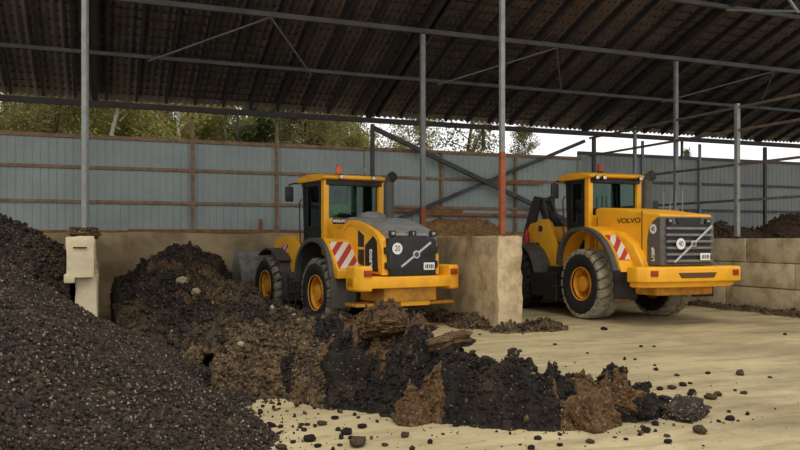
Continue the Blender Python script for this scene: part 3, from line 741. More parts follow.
    for sd in (-1, 1):
        mb.bar((sd*xc, yf-.3, zb), (sd*xc, yf-.2, zr), .09, .09)
        mb.box((sd*xc, (yr+yf)/2-.1, zb+.03), (.08, yf-yr-.1, .1)); mb.box((sd*xc, (yr+yf)/2-.05, zr-.05), (.08, yf-yr-.1, .1))
    for sd in (-1, 1): mb.bar((sd*.42, yf+.1, zb+.2), (sd*.5, yf-.1, zr), .07, .07)
    mb.box((0, yf, zb+.1), (1.2, .1, .6), .02); mb.box((0, 1.28, zb-.02), (1.3, 1.4, .08))
    mb.build('front_frame_posts', M['black'], cab)
    # roof
    mb = MB(); b2 = bmesh.new()
    prf = [(yr-.2, zr+.0), (yr-.22, zr+.06), (yr+.1, zr+.13), (1.3, zr+.15), (yf-.05, zr+.1), (yf+.12, zr+.02), (yf+.1, zr-.03), (yr+.05, zr-.03)]
    mb.prism(prf, -xc-.13, xc+.13, bev=.03, seg=3); roof = mb.build('cab_roof', Y, cab)
    mb = MB(); mb.box((0, yr-.05, zr-.07), (2*xc+.02, .1, .12), .01); mb.build('light_recess', M['black'], cab)
    for xx in ((-.62, -.42, .62) if not G else (-.4, .42)):
        mb = MB(); mb.box((xx, yr-.2, zr-.01 if not G else zr+.05), (.11, .08, .1), .015, mi=0); mb.box((xx, yr-.245, zr-.01 if not G else zr+.05), (.08, .01, .07), 0, mi=1)
        mb.build('work_light', [M['black'], M['lamp']], cab)
    if G: mb = MB(); mb.box((0, yr-.2, zr+.05), (.95, .06, .07), .012); mb.build('light_bar', Y, cab)
    bx, by = (-.18, 1.0) if G else (-.28, .75)
    mb = MB(); mb.lathe([(zr+.11, .075), (zr+.17, .08), (zr+.18, .0)], 16, 'z', 1, c=(bx, by, 0)); 
    if G: mb.lathe([(zr+.17, .07), (zr+.27, .075), (zr+.36, .055), (zr+.38, 0)], 16, 'z', 0, c=(bx, by, 0))
    else: mb.lathe([(zr+.17, .075), (zr+.33, .07), (zr+.34, 0)], 16, 'z', 0, c=(bx, by, 0))
    o = mb.build('beacon', [M['beacon_lens'] if G else M['redlamp'], M['black']], cab); o['label'] = 'orange warning beacon' if G else 'red warning beacon'
    # glazing
    def pane(name, pts):
        mb = MB(); mb.add(pts, [tuple(range(len(pts)))]); o = mb.build(name, M['glass'], cab, smooth=False)
        md = o.modifiers.new('thick', 'SOLIDIFY'); md.thickness = .006; return o
    zg = zb+.84
    pane('rear_window', [(-xc+.06, yr, zg), (xc-.06, yr, zg), (xc-.06, yr, zr-.12), (-xc+.06, yr, zr-.12)])
    for sd in (-1, 1): pane('side_window', [(sd*xc, yr+.1, zb+.4), (sd*xc, yf-.35, zb+.4), (sd*xc, yf-.28, zr-.1), (sd*xc, yr+.1, zr-.1)])
    pane('windshield', [(-.46, yf+.05, zb+.4), (.46, yf+.05, zb+.4), (.5, yf-.1, zr-.03), (-.5, yf-.1, zr-.03)])
    for sd in (-1, 1): pane('corner_window', [(sd*xc, yf-.27, zb+.2), (sd*.46, yf+.05, zb+.2), (sd*.52, yf-.1, zr-.03), (sd*xc, yf-.22, zr-.03)])
    # door
    mb = MB()
    for yy in (yr+.18, yf-.42): mb.box((-xc-.035, yy, (zr+zb)/2-.02), (.04, .07, zr-zb-.1), .008)
    for zz in (zb+.1, zr-.1, zb+.62): mb.box((-xc-.035, (yr+yf-.24)/2, zz), (.04, yf-yr-.62, .07), .008)
    mb.box((-xc-.03, (yr+yf-.24)/2, zb+.34), (.02, yf-yr-.65, .5)); mb.build('cab_door', M['black'], cab)
    mb = MB(); mb.tube([(-xc-.09, yf-.25, zb+.2), (-xc-.12, yf-.2, zb+.3), (-xc-.12, yf-.15, zr-.5), (-xc-.06, yf-.15, zr-.4)], .016, 8); mb.build('grab_rail', M['black'], cab)
    # interior
    mb = MB(); mb.box((0, 1.12, zb+.5), (.48, .5, .12), .04); mb.box((0, .88, zb+.74), (.44, .11, .5), .04, Matrix.Rotation(rad(-6), 4, 'X'))
    mb.box((0, 1.1, zb+.22), (.3, .36, .44), .02); mb.build('seat', M['interior'], cab)
    mb = MB(); mb.tube([(0, 1.78, zb+.1), (0, 1.62, zb+.72)], .04, 10)
    ring = [(.2*math.cos(t), 1.6-.2*math.sin(t)*.75, zb+.76-.2*math.sin(t)*-.5) for t in np.linspace(0, 2*PI, 25)]; mb.tube(ring, .016, 6, cap=False); mb.build('steering_wheel', M['black'], cab)
    # mirrors
    for sd in (-1, 1):
        my = yf-.05 if G else yf-.13; mx_ = sd*(xc+.34)
        mb = MB(); mb.tube([(sd*(xc+.05), yf-.02, zr-.02), (sd*(xc+.2), yf+.0, zr-.02), (mx_, my, zr-.06), (mx_, my, zr-.12)], .018, 8); mb.build('mirror_bracket', M['black'], root)
        mb = MB(); mb.box((mx_, my, zr-.28), (.2, .08, .36), .035, Matrix.Rotation(sd*rad(12), 4, 'Z')); mr = mb.build('mirror', M['black'], root)
    # --- exhaust
    ex, ey = (.66, .1) if G else (.52, .02)
    mb = MB(); zs = (2.2, zr-.08) if G else (2.3, zr-.12)
    path = [(ex, ey, zs[0]), (ex, ey, (zs[0]+zs[1])/2), (ex, ey, zs[1])]+[(ex+.012*k, ey-(.015, .06, .14)[k-1], zs[1]+(.07, .13, .16)[k-1]) for k in (1, 2, 3)]
    mb.tube(path, [.115, .115, .11, .11, .115, .115], 18, cap=False)
    pp = [Vector(path[-1]), Vector(path[-1])-(Vector(path[-1])-Vector(path[-2]))*.4]
    mb.tube([pp[1], pp[0]], [.095, .1], 18, 1); mb.build('exhaust_stack', [M['dark'], M['ink']], root)
    # --- hand rails on the hood
    if not G:
        mb = MB()
        for y0 in (-.35, -.75):
            mb.tube([(hh-.02, y0, zf-.08), (hh-.02, y0, 2.92), (hh-.02, y0-.22, 2.92), (hh-.02, y0-.22, zf-.12)], .014, 6)
        mb.build('handrail', M['steel'], root)
        mb = MB(); mb.box((.95, .35, 2.62), (.26, .1, .26), .02); mb.bar((.7, .5, 2.5), (.95, .4, 2.6), .04); mb.build('rear_mirror', M['black'], root)
    # --- front frame and linkage
    mb = MB()
    top_z = 1.95 if G else 2.3
    tower = [(1.7, .55), (1.75, 1.0), (2.3, 1.15), (2.35, top_z-.2), (2.55, top_z), (2.95, top_z), (3.25, top_z-.35), (3.5, 1.15), (3.85, .9), (3.8, .45), (2.2, .4)]
    for sd in (-1, 1):
        mb.prism(tower, sd*.62, sd*.5, bev=.012)
        if not G: mb.prism([(2.0, 1.0), (2.05, 1.7), (2.4, 2.28), (2.75, 2.36), (3.1, 2.1), (3.3, 1.6), (3.3, 1.0)], sd*.72, sd*.6, bev=.03)
    mb.prism([(1.6, .5), (1.7, 1.05), (3.6, 1.05), (3.7, .5)], -.5, .5, bev=.02)
    mb.box((0, 2.75, top_z-.35), (1.0, .3, .4), .02); mb.build('front_frame', Y, root)
    for sd in (-1, 1):
        for (y, z) in ((2.7, top_z-.2), (2.85, top_z-.65)):
            xo = .63 if G else .73; mb = MB(); mb.lathe([(sd*xo-.05*sd, .085), (sd*(xo+.02), .085), (sd*(xo+.02), 0)], 16, c=(0, y, z)); mb.build('pivot_pin', M['linkage'], root)
    # arms: raised a little or low
    bz = .45
    arm = [(2.65, top_z-.08), (2.8, top_z+.06), (4.1, top_z+.02) if G else (3.6, top_z-.06), (4.45, bz+.95) if G else (4.3, bz+.95), (4.75, bz+.12), (4.6, bz-.08), (4.3, bz+.12), (3.95, top_z-.3) if G else (3.9, bz+.7), (3.3, top_z-.34 if G else top_z-.5), (2.7, top_z-.35)]
    mb = MB()
    for sd in (-1, 1): mb.prism(arm, sd*.5, sd*.4, bev=.012)
    mb.tube([(-.42, 3.6, top_z-.45), (.42, 3.6, top_z-.45)], .13, 14); mb.build('lift_arm', Y, root)
    mb = MB()
    if G:
        for sd in (-1, 1): mb.prism([(3.3, 1.75), (3.55, 1.85), (4.1, 1.3), (4.0, 1.1), (3.5, 1.3)], sd*.16, sd*.1, bev=.01)
        mb.tube([(0, 2.6, 1.7), (0, 3.4, 1.72)], .08, 12); mb.tube([(0, 4.0, 1.2), (0, 4.6, 1.05)], .05, 10)
    else:
        for sd in (-1, 1):
            mb.prism([(3.55, 2.95), (3.75, 3.02), (3.9, 2.85), (4.3, 2.1), (4.45, 1.5), (4.25, 1.35), (3.95, 1.6), (3.62, 2.6)], sd*.28, sd*.2, bev=.015)
            mb.prism([(3.5, 2.9), (3.7, 3.0), (3.75, 2.8), (3.3, 2.1), (3.05, 2.05)], sd*.18, sd*.1, bev=.012)
        mb.tube([(0, 2.85, 2.15), (0, 3.3, 2.5)], .1, 12); mb.tube([(0, 3.3, 2.5), (0, 3.62, 2.82)], .055, 10); mb.tube([(-.3, 3.68, 2.9), (.3, 3.68, 2.9)], .07, 12)
        mb.tube([(-.3, 4.28, 1.5), (.3, 4.28, 1.5)], .07, 12)
    mb.build('tilt_linkage', M['linkage'], root)
    mb = MB()
    for sd in (-1, 1): mb.tube([(sd*.36, 2.4, .9), (sd*.36, 3.1, 1.1)], .07, 12); mb.tube([(sd*.36, 3.1, 1.1), (sd*.36, 3.8, 1.25)], .04, 10)
    mb.build('lift_cylinder', M['linkage'], root)
    # bucket: curved shell with side plates
    bw = 1.32 if G else 1.4
    sh = [(p[0], p[1]) for p in curve_pts([(5.75, .08), (5.2, .07), (4.78, .12), (4.58, .4), (4.55, .84), (4.68, 1.22), (4.95, 1.5), (5.12, 1.55)], 5)]
    mb = MB(); mb.strip(sh, -bw, bw, .035)
    for sd in (-1, 1):
        mb.prism([(5.75, .06), (5.2, .05), (4.78, .1), (4.58, .36), (4.55, .84), (4.68, 1.22), (4.95, 1.52), (5.15, 1.57), (5.4, 1.0)], sd*bw, sd*(bw-.03))
        mb.prism([(4.55, .3), (4.4, .4), (4.45, .9), (4.7, 1.15)], sd*.55, sd*.48); 
    bk = mb.build('bucket', M['bucket'], root)
    mb = MB(); mb.box((0, 5.72, .09), (2*bw+.04, .16, .035), .005); mb.build('cutting_edge', M['linkage'], bk)
    if G:
        mb = MB(); mb.box((-.835, 2.68, 1.6), (.02, .36, .36), .005); o = mb.build('side_warning_panel', M['chevron_side'], root)
        mb = MB(); mb.prism([(1.7, 1.1), (1.72, 1.8), (2.2, 1.98), (2.6, 1.98), (2.9, 1.7), (2.9, 1.1)], -.82, -.6, bev=.02); mb.build('side_bracket', Y, root)
    else:
        mb = MB(); mb.lathe([(1.72, 0), (1.74, .075), (1.98, .08), (2.05, .05), (2.1, .025), (2.12, 0)], 16, 'z', c=(-.78, 3.32, 0)); o = mb.build('fire_extinguisher', M['extinguisher'], root); o['label'] = 'red fire extinguisher'
    return root

def stripes_side():
    m = stripes('red_white_stripes_side'); s = [n for n in m.node_tree.nodes if n.type == 'SEPXYZ'][0]
    b = s.outputs[0].links[0].to_socket; m.node_tree.links.new(s.outputs[1], b)
    for n in m.node_tree.nodes:
        if n.type == 'MATH' and n.operation == 'MULTIPLY' and abs(n.inputs[1].default_value+1.15) < .01: n.inputs[1].default_value = 1.0
        if n.type == 'MATH' and n.operation == 'MULTIPLY' and n.inputs[1].default_value > 3: n.inputs[1].default_value = 4.4
    return m
M['chevron_side'] = stripes_side()
LC = (5.50, 16.15); LTH = rad(9)
lB = loader(False, (11.46, 14.6), 0, 'large yellow wheel loader with slatted grey grille parked beside the block wall')
lC = loader(True, LC, LTH, 'smaller yellow wheel loader with black grille standing in dark muck, operator in the cab', -.09)

# operator in the left cab
def operator():
    def W(x, y, z):
        c, s = math.cos(LTH), math.sin(LTH); return Vector((LC[0]+x*c-y*s, LC[1]+x*s+y*c, z-.09))
    base = W(-.12, 1.15, 2.14)
    root = empty('person', None, base, LTH); tag(root, 'person in a yellow-green jacket seated in the left loader cab', 'person')
    def skin(name, J, E, mat):
        me = bpy.data.meshes.new(name); me.from_pydata([j[:3] for j in J], E, []); o = link(name, me, root)
        m = o.modifiers.new('skin', 'SKIN'); 
        for i, j in enumerate(J): me.skin_vertices[0].data[i].radius = (j[3], j[4] if len(j) > 4 else j[3])
        me.skin_vertices[0].data[0].use_root = True
        o.modifiers.new('sub', 'SUBSURF').levels = 2; o.modifiers['sub'].render_levels = 2
        dg = bpy.context.evaluated_depsgraph_get(); m2 = bpy.data.meshes.new_from_object(o.evaluated_get(dg)); m2.materials.clear(); m2.materials.append(mat)
        m2.shade_smooth(); o.modifiers.clear(); o.data = m2; return o
    # body: pelvis at the seat, thighs forward, arms to the steering wheel; x right, y forward
    J = [(0, 0, .08, .15, .11), (0, -.03, .3, .14, .1), (0, -.05, .5, .17, .1), (0, -.03, .6, .06), (0, -.01, .68, .055), (0, .0, .74, .075, .09), (0, .01, .84, .075, .09)]
    E = [(i, i+1) for i in range(6)]
    for sd in (-1, 1):
        n = len(J); J += [(sd*.1, .12, .06, .085), (sd*.14, .46, .08, .06), (sd*.14, .5, -.3, .045), (sd*.14, .62, -.36, .04)]
        E += [(0, n), (n, n+1), (n+1, n+2), (n+2, n+3)]
        n = len(J); J += [(sd*.19, -.04, .52, .06), (sd*.26, .1, .34, .042), (sd*.19, .34, .32, .032), (sd*.17, .42, .33, .03)]
        E += [(2, n), (n, n+1), (n+1, n+2), (n+2, n+3)]
        h = n+3
        for k in range(5):
            q = len(J); fx = sd*(.13+.018*k); J += [(fx, .47, .34+.004*k, .009), (fx, .495, .32, .008)]; E += [(h, q), (q, q+1)]
    skin('body', J, E, M['skin'])
    J = [(0, 0, .14, .16, .125), (0, -.03, .3, .165, .13), (0, -.05, .48, .2, .13), (0, -.04, .57, .1, .09)]; E = [(0, 1), (1, 2), (2, 3)]
    for sd in (-1, 1):
        n = len(J); J += [(sd*.21, -.04, .52, .08), (sd*.27, .1, .34, .062), (sd*.2, .31, .32, .05)]; E += [(2, n), (n, n+1), (n+1, n+2)]
    o = skin('jacket', J, E, M['hivis']); o['label'] = 'yellow-green jacket'
    mb = MB(); mb.lathe([(.78, .103), (.84, .105), (.9, .085), (.935, .0)], 20, 'z', c=(0, -.012, 0)); mb.build('hair', M['hair'], root)
    mb = MB()
    for sd in (-1, 1): mb.box((sd*.035, .1, .815), (.022, .012, .012), .004)
    mb.build('eyes', M['ink'], root)
    mb = MB(); mb.prism([(.095, .82), (.125, .775), (.095, .765)], -.014, .014, bev=.004); mb.build('nose', M['skin'], root)
    return root
operator()

# ------------------------------------------------------------------ heaps
def clods_tex(x, y, s, k): 
    d, i = worley(x*k, y*k, s); return (.55-d)*(.5+i)/k
def h_compost(x, y):
    d, t = segdist(x, y, (-2.95, 7.7), (-2.95, 10.4))
    h = np.maximum(.55*(4.45-d), .2-.24*np.hypot(x-1.3, y-8.6)); h = np.minimum(h, 2.1+.12*(h-2.1))
    return np.where(h > -.3, h+.22*fbm(x*.7, y*.7, 3, 1)+.05*fbm(x*3, y*3, 3, 5)+clods_tex(x, y, 3, 16)*.5+clods_tex(x, y, 8, 34)*.5, -1)-.02
o = heap('compost_heap', -4.2, 2.6, 3.2, 13.2, .017, h_compost, [M['compost'], M['strawmuck']], 64000, (.006, .03), .035, cbox=(-2.0, 2.6, 3.4, 12.2))
tag(o, 'big dark heap of crumbly compost filling the left foreground', 'compost heap', kind='stuff')
def h_far_left(x, y):
    d = np.hypot((x+2.4)*.8, y-16.2); h = np.minimum(.75*(3.4-d), 2.25)
    h = np.where(x > -.5, -1, h)
    return np.where(h > -.3, h+.3*fbm(x*.9, y*.9, 4, 21)+clods_tex(x, y, 13, 7)*.7, -1)
o = heap('compost_heap', -7, -.45, 11.5, 21.8, .05, h_far_left, [M['compost']], 4000, (.03, .09))
tag(o, 'dark compost heap behind the pier at the left edge, against the fence', 'compost heap', kind='stuff')

def h_mound(x, y):
    a = .68*(2.4-np.hypot((x-1.5)*1.0, (y-17.6)*.75)); a = np.minimum(a, 1.55+.15*(a-1.55))
    b = 1.05*(1.45-np.hypot((x-2.6)*1.05, (y-20.2)*.8))
    c = .62*(1.45-np.hypot((x-2.5)*.75, (y-14.6)*1.0)); e = .4*(1.1-np.hypot((x-3.6)*.6, (y-13.4)))
    lo = .32-.12*np.maximum(0, np.hypot((x-2.5)*.55, (y-14.5)*.42)-1.0)*1.1
    base = np.maximum.reduce([a, b, c, e, lo])
    edge = np.minimum(1, np.minimum(x-.22, 7.38-x)*4); 
    h = base+.42*fbm(x*1.0, y*1.0, 4, 31)+np.abs(fbm(x*2.3, y*2.3, 3, 37))*.34+clods_tex(x, y, 33, 4)*.7+clods_tex(x, y, 35, 10)*.6-.1
    h = h-.75*np.clip(x-4.3-.25*np.clip(y-13, 0, 3), 0, 1.2)*np.clip(16.5-y, 0, 1)
    # room for the loader: level under its track
    c_, s_ = math.cos(LTH), math.sin(LTH); lx = (x-LC[0])*c_+(y-LC[1])*s_; ly = -(x-LC[0])*s_+(y-LC[1])*c_
    m = np.clip((1.75-np.abs(lx))*2, 0, 1)*np.clip((ly+1.9)*1.2, 0, 1)
    h = h*(1-m)+np.minimum(h, .06+.22*fbm(x*2, y*2, 3, 3))*m
    fr = np.clip((1.6-np.abs(lx+.9))*2, 0, 1)*np.clip((ly+4.2)*1, 0, 1)*np.clip(-ly+.2, 0, 1); h = h*(1-fr)+np.minimum(h, .14+.2*fbm(x*2.5, y*2.5, 3, 18))*fr
    sight = np.clip(np.where(ly > 3.2, (lx+1.85)*3, (lx+2.6)*1.5), 0, 1)*np.clip((1.6-lx)*2, 0, 1)*np.clip((ly+.5)*.8, 0, 1); h = np.where(sight > 0, np.minimum(h, .12+1.6*(1-sight)+.18*fbm(x*2, y*2, 3, 8)), h)
    m2 = np.clip((1.6-np.abs(lx))*4, 0, 1)*np.clip((ly-4.2)*2, 0, 1); h = np.where(m2 > .5, np.minimum(h, .03), h)
    h = np.where((y > 13.2) & (x < .26), -1, h)
    return np.where(y > 13.2, np.minimum(h, edge*3), np.where(x < -.6, -1, h))
def m_mound(x, y, z):
    n = fbm(x*.75, y*.75, 3, 51)+.35*np.clip((x-3.3)/1.5, -.5, 1)*np.clip((16-y)/2, 0, 1)
    br = np.hypot(x-1.6, (y-16.4)*.8) < .8
    n = n+.3*np.clip((15-y)/2, 0, 1)*np.clip((x-1)/1.5, 0, 1)
    return np.where(br & (fbm(x*4, y*4, 3, 5) > .3), 2, np.where(n > .2, 1, 0))
o = heap('manure_heap', -.3, 7.36, 10.0, 21.8, .032, h_mound, [M['muck'], M['strawmuck'], M['brownmuck'], M['stone']], 26000, (.012, .065), .006, m_mound)
tag(o, 'dark lumpy manure spread around the left loader and piled in its bay', 'manure heap', kind='stuff')

def cam_xy(u, d):
    r = (u-400)/765*d; return (r*math.cos(YAW)+d*math.sin(YAW), d*math.cos(YAW)-r*math.sin(YAW))
crest = [(225, 9.0, .26), (300, 8.9, .32), (330, 9.0, .42), (350, 9.15, .78), (395, 9.0, .78), (435, 8.4, .66), (470, 7.8, .5), (510, 7.65, .44), (560, 7.6, .38), (618, 7.8, .27), (660, 7.95, .14)]
CP = [(*cam_xy(u, d), z) for u, d, z in crest]
def h_ridge_raw(x, y):
    best = np.full(np.shape(x), -9.)
    for a, b in zip(CP[:-1], CP[1:]):
        d, t = segdist(x, y, a[:2], b[:2]); best = np.maximum(best, a[2]+(b[2]-a[2])*t+.06-np.maximum(0, d-.08)*1.2)
    return best
def h_comp_raw(x, y): return .55*(4.45-segdist(x, y, (-2.95, 7.7), (-2.95, 10.4))[0])
def h_ridge(x, y):
    best = np.full(np.shape(x), -1.)
    wx = x+.12*fbm(x*1.4, y*1.4, 3, 55); wy = y+.12*fbm(x*1.4, y*1.4, 3, 56)
    for a, b in zip(CP[:-1], CP[1:]):
        d, t = segdist(wx, wy, a[:2], b[:2]); z = a[2]+(b[2]-a[2])*t
        nx, ny = b[1]-a[1], a[0]-b[0]; ln = math.hypot(nx, ny); side = ((wx-a[0])*nx+(wy-a[1])*ny)/ln   # >0 on the open yard side
        sl = np.where(side > 0, .95 if b[2] > .6 else 1.5, 1.1)
        best = np.maximum(best, z+.06-np.maximum(0, d-.08)*sl)
    r1 = np.abs(fbm(x*2.2, y*2.2, 4, 67)); r2 = np.abs(fbm(x*6, y*6, 3, 68))
    bd, bi = worley(x*2.6+.6*fbm(x*2, y*2, 2, 90), y*2.6, 91); b2, bj = worley(x*6+.5*fbm(x*5, y*5, 2, 92), y*6, 93)
    h = best+.16*fbm(x*1.6, y*1.6, 3, 61)+(bi-.45)*.42*np.clip(best*3, 0, 1)*np.clip((.72-bd)*2.2, 0, 1)+(bj-.4)*.17*np.clip((.75-b2)*2.2, 0, 1)+r1*.24+r2*.14+clods_tex(x, y, 71, 9)*.6+clods_tex(x, y, 73, 24)*.7-.12
    return np.where(best > -.25, h, -1)
BP = [(cam_xy(395, 8.95), .5), (cam_xy(368, 9.15), .42), (cam_xy(425, 8.6), .3), (cam_xy(418, 7.6), .26), (cam_xy(592, 7.5), .3), (cam_xy(622, 7.75), .2), (cam_xy(300, 9.7), .5), (cam_xy(455, 8.3), .2)]
def m_ridge(x, y, z):
    n = fbm(x*3, y*3, 3, 81); k = n > .42
    for (c, r) in BP: k = k | (np.hypot(x-c[0], y-c[1]) < r*(1+1.1*n+.8*fbm(x*8, y*8, 2, 83)))
    return np.where((x < 2.35) & (n > -.12), 2, np.where(k, 1, 0))
o = heap('manure_windrow', .8, 7.6, 4.6, 11.2, .018, h_ridge, [M['ridge'], M['brownmuck'], M['strawmuck']], 30000, (.006, .036), .03, m_ridge)
tag(o, 'black manure windrow spilling across the pale concrete in the foreground', 'manure heap', kind='stuff')

def h_soil(x, y):
    a = .5*(5.0-np.hypot((x-19.0)*.8, y-19.6)); b = .6*(4.9-np.hypot((x-22.3)*.75, y-19.2)); h = np.minimum(np.maximum(a, b), 2.6)
    h = np.where((x < 16.05), -1, h)
    return np.where(h > -.2, h+.3*fbm(x*.8, y*.8, 4, 91), -1)
o = heap('soil_heap', 16.0, 31, 14, 21.9, .08, h_soil, [M['soil']], 3000, (.03, .09)); tag(o, 'red-brown soil heap behind the block wall at the right', 'soil heap', kind='stuff')
def h_tan(x, y):
    h = .7*(3.9-np.hypot((x-10.2)*.62, (y-20.9)*1.1)); h = np.minimum(h, 2.4); h = np.where(x < 8.0, -1, h)
    return np.where(h > -.2, h+.2*fbm(x*.9, y*.9, 4, 95), -1)
o = heap('tan_soil_heap', 7.97, 14.6, 17.6, 21.9, .07, h_tan, [M['sawdust']], 1200, (.02, .06)); tag(o, 'tan soil heap showing above the dividing wall in front of the fence', 'soil heap', kind='stuff')
def h_foot(x, y):
    d1, t1 = segdist(x, y, (7.33, 14.2), (7.33, 16)); d2, t2 = segdist(x, y, (7.5, 13.25), (8.3, 13.35))
    h = np.maximum(.16-.32*d1, .17-.4*d2); h = np.where((x > 7.38) & (x < 7.97) & (y > 13.45), -1, h)
    return np.where(h > -.1, h+.1*fbm(x*2, y*2, 3, 15)+clods_tex(x, y, 41, 8)*.8, -1)
o = heap('muck_scatter', 6.6, 9.4, 12.6, 16.5, .03, h_foot, [M['strawmuck'], M['muck']], 1500, (.015, .06), .3); tag(o, 'brown muck crumbs gathered around the foot of the dividing wall', 'muck', kind='stuff')
def h_foot2(x, y):
    d1, t1 = segdist(x, y, (15.42, 8), (15.42, 21)); h = .1-.28*d1; h = np.where(x > 15.47, -1, h)
    return np.where(h > -.1, h+.09*fbm(x*2, y*2, 3, 16)+clods_tex(x, y, 43, 8)*.4, -1)
o = heap('muck_scatter', 14.7, 15.5, 9, 21, .035, h_foot2, [M['strawmuck'], M['muck']], 900, (.012, .045), .3); tag(o, 'brown crumbs gathered along the foot of the block wall', 'muck', kind='stuff')

# lumps and slabs lying on the windrow and the floor
def lump(name, size, seed, mats, sub=5, rough=.3, boxy=.5, dark_side=False):
    b = bmesh.new(); bmesh.ops.create_icosphere(b, subdivisions=sub, radius=1)
    for v in b.verts:
        c = v.co.copy(); m = max(abs(c.x), abs(c.y), abs(c.z)); c = c.lerp(c/m*.85, boxy)
        o = Vector((seed*3.1, seed*1.7, 0)); n = mnoise.fractal(c*1.6+o, 1., 2., 4); n2 = mnoise.fractal(c*6+o, .8, 2.1, 3); n3 = mnoise.noise(c*21+o)
        c *= 1+rough*n+rough*.32*n2+rough*.16*n3
        v.co = Vector((c.x*size[0]/2, c.y*size[1]/2, c.z*size[2]/2))
    mb = MB(); mb.bm(b)
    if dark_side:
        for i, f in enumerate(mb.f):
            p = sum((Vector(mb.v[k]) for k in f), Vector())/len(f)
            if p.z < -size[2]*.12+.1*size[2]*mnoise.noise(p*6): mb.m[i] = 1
    return mb.build(name, mats, None, smooth=False)
def ground_z(x, y):
    return float(max(0., h_ridge(np.array([x]), np.array([y]))[0], h_mound(np.array([x]), np.array([y]))[0] if y > 10 else 0))
def place(u, d, size, rot, mats, label, seed, zoff=0., group=None, cat='lump', name='manure_slab', **k):
    x, y = cam_xy(u, d); o = lump(name, size, seed, mats, **k); o.location = (x, y, ground_z(x, y)+zoff)
    o.rotation_euler = [rad(a) for a in rot]; tag(o, label, cat, group); return o
BR = [M['brownmuck'], M['ridge']]; BK = [M['ridge'], M['brownmuck']]
place(348, 8.3, (.5, .3, .8), (-10, 8, -30), [M['ridge']], 'tall black manure slab standing on edge at the left end of the windrow', 1, -.1, boxy=.7, rough=.45)
place(398, 8.85, (.85, .6, .2), (-16, 8, 14), [M['brownmuck']], 'broad brown crumbly slab tipped on top of the windrow before the left loader', 2, -.17, rough=.2, boxy=.7)
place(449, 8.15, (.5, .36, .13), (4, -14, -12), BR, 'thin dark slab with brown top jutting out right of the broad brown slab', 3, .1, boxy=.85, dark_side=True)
place(416, 7.55, (.46, .3, .5), (-30, 12, 15), [M['brownmuck']], 'brown broken face low on the front of the windrow, left of its middle', 4, -.02, boxy=.7)
place(590, 7.4, (.5, .42, .5), (-18, -14, 20), BR, 'largest brown block at the front right of the windrow', 5, .0, boxy=.75)
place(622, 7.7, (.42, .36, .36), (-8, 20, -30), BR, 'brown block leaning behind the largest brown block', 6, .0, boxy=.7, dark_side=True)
place(684, 7.75, (.46, .36, .17), (0, -14, 25), [M['compost'], M['ridge']], 'dark flat lump at the right end of the windrow on bare concrete', 7, .07, boxy=.8)
place(486, 7.8, (.2, .18, .2), (0, 0, 40), [M['ridge']], 'round black lump perched on the crest right of the thin slab', 8, .06, boxy=.3)
place(513, 7.8, (.13, .11, .16), (0, 10, 0), [M['compost']], 'small upright brownish lump on the windrow crest near its middle', 9, .06, boxy=.4)
place(640, 7.65, (.34, .26, .22), (0, 0, 60), [M['ridge']], 'black lump between the brown blocks and the flat end lump', 10, .0, boxy=.4)
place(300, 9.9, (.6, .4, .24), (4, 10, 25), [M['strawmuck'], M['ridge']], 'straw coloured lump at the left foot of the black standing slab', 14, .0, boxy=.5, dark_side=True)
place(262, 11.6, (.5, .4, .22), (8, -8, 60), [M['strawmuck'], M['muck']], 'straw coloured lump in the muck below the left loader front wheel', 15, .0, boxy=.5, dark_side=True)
place(182, 15.6, (.22, .2, .2), (0, 0, 20), [M['stone']], 'pale lump near the top of the manure pile left of the bucket', 16, .06, boxy=.3)
place(196, 15.4, (.2, .16, .16), (0, 10, 70), [M['stone']], 'second pale lump on the manure pile, right of the first pale one', 17, .06, boxy=.3)
# debris on the left pier
mb = MB(); o = lump('rubble_cap', (.5, .5, .2), 18, [M['strawmuck'], M['muck']], boxy=.5, rough=.3, dark_side=True); o.location = (-.24, 13.7, 1.92); tag(o, 'ragged lump of rubble on top of the left pale pier', 'rubble')
# crumbs strewn along the toes of the heaps
nC = 9000; iv, itr = ico(); nv = len(iv)
px = rng.uniform(.6, 7.6, nC); py = rng.uniform(4.2, 10.5, nC)
pr = .4*np.exp(-np.maximum(0, -h_ridge_raw(px, py))*3.2)+.75*np.exp(-np.maximum(0, -h_comp_raw(px, py))*4.5)+.012
k = (rng.random(nC) < pr) & (h_ridge(px, py) < .02) & (h_compost(px, py) < .02); px, py = px[k], py[k]; n = len(px)
rr = .006+.028*rng.random(n)**3
P = iv[None]*rr[:, None, None]*rng.uniform(.6, 1.4, (n, nv, 1))*rng.uniform(.6, 1.3, (n, 1, 3)); P[..., 0] += px[:, None]; P[..., 1] += py[:, None]; P[..., 2] += (rr*.4)[:, None]
o = link('muck_crumbs', raw_mesh('muck_crumbs', P.reshape(-1, 3), (itr[None]+(np.arange(n)*nv)[:, None, None]).reshape(-1, 3), [M['ridge'], M['strawmuck']], np.repeat((rng.random(n) < .35).astype(int), len(itr))))
tag(o, 'small dark crumbs strewn over the pale concrete around the heaps', 'crumbs', kind='stuff')
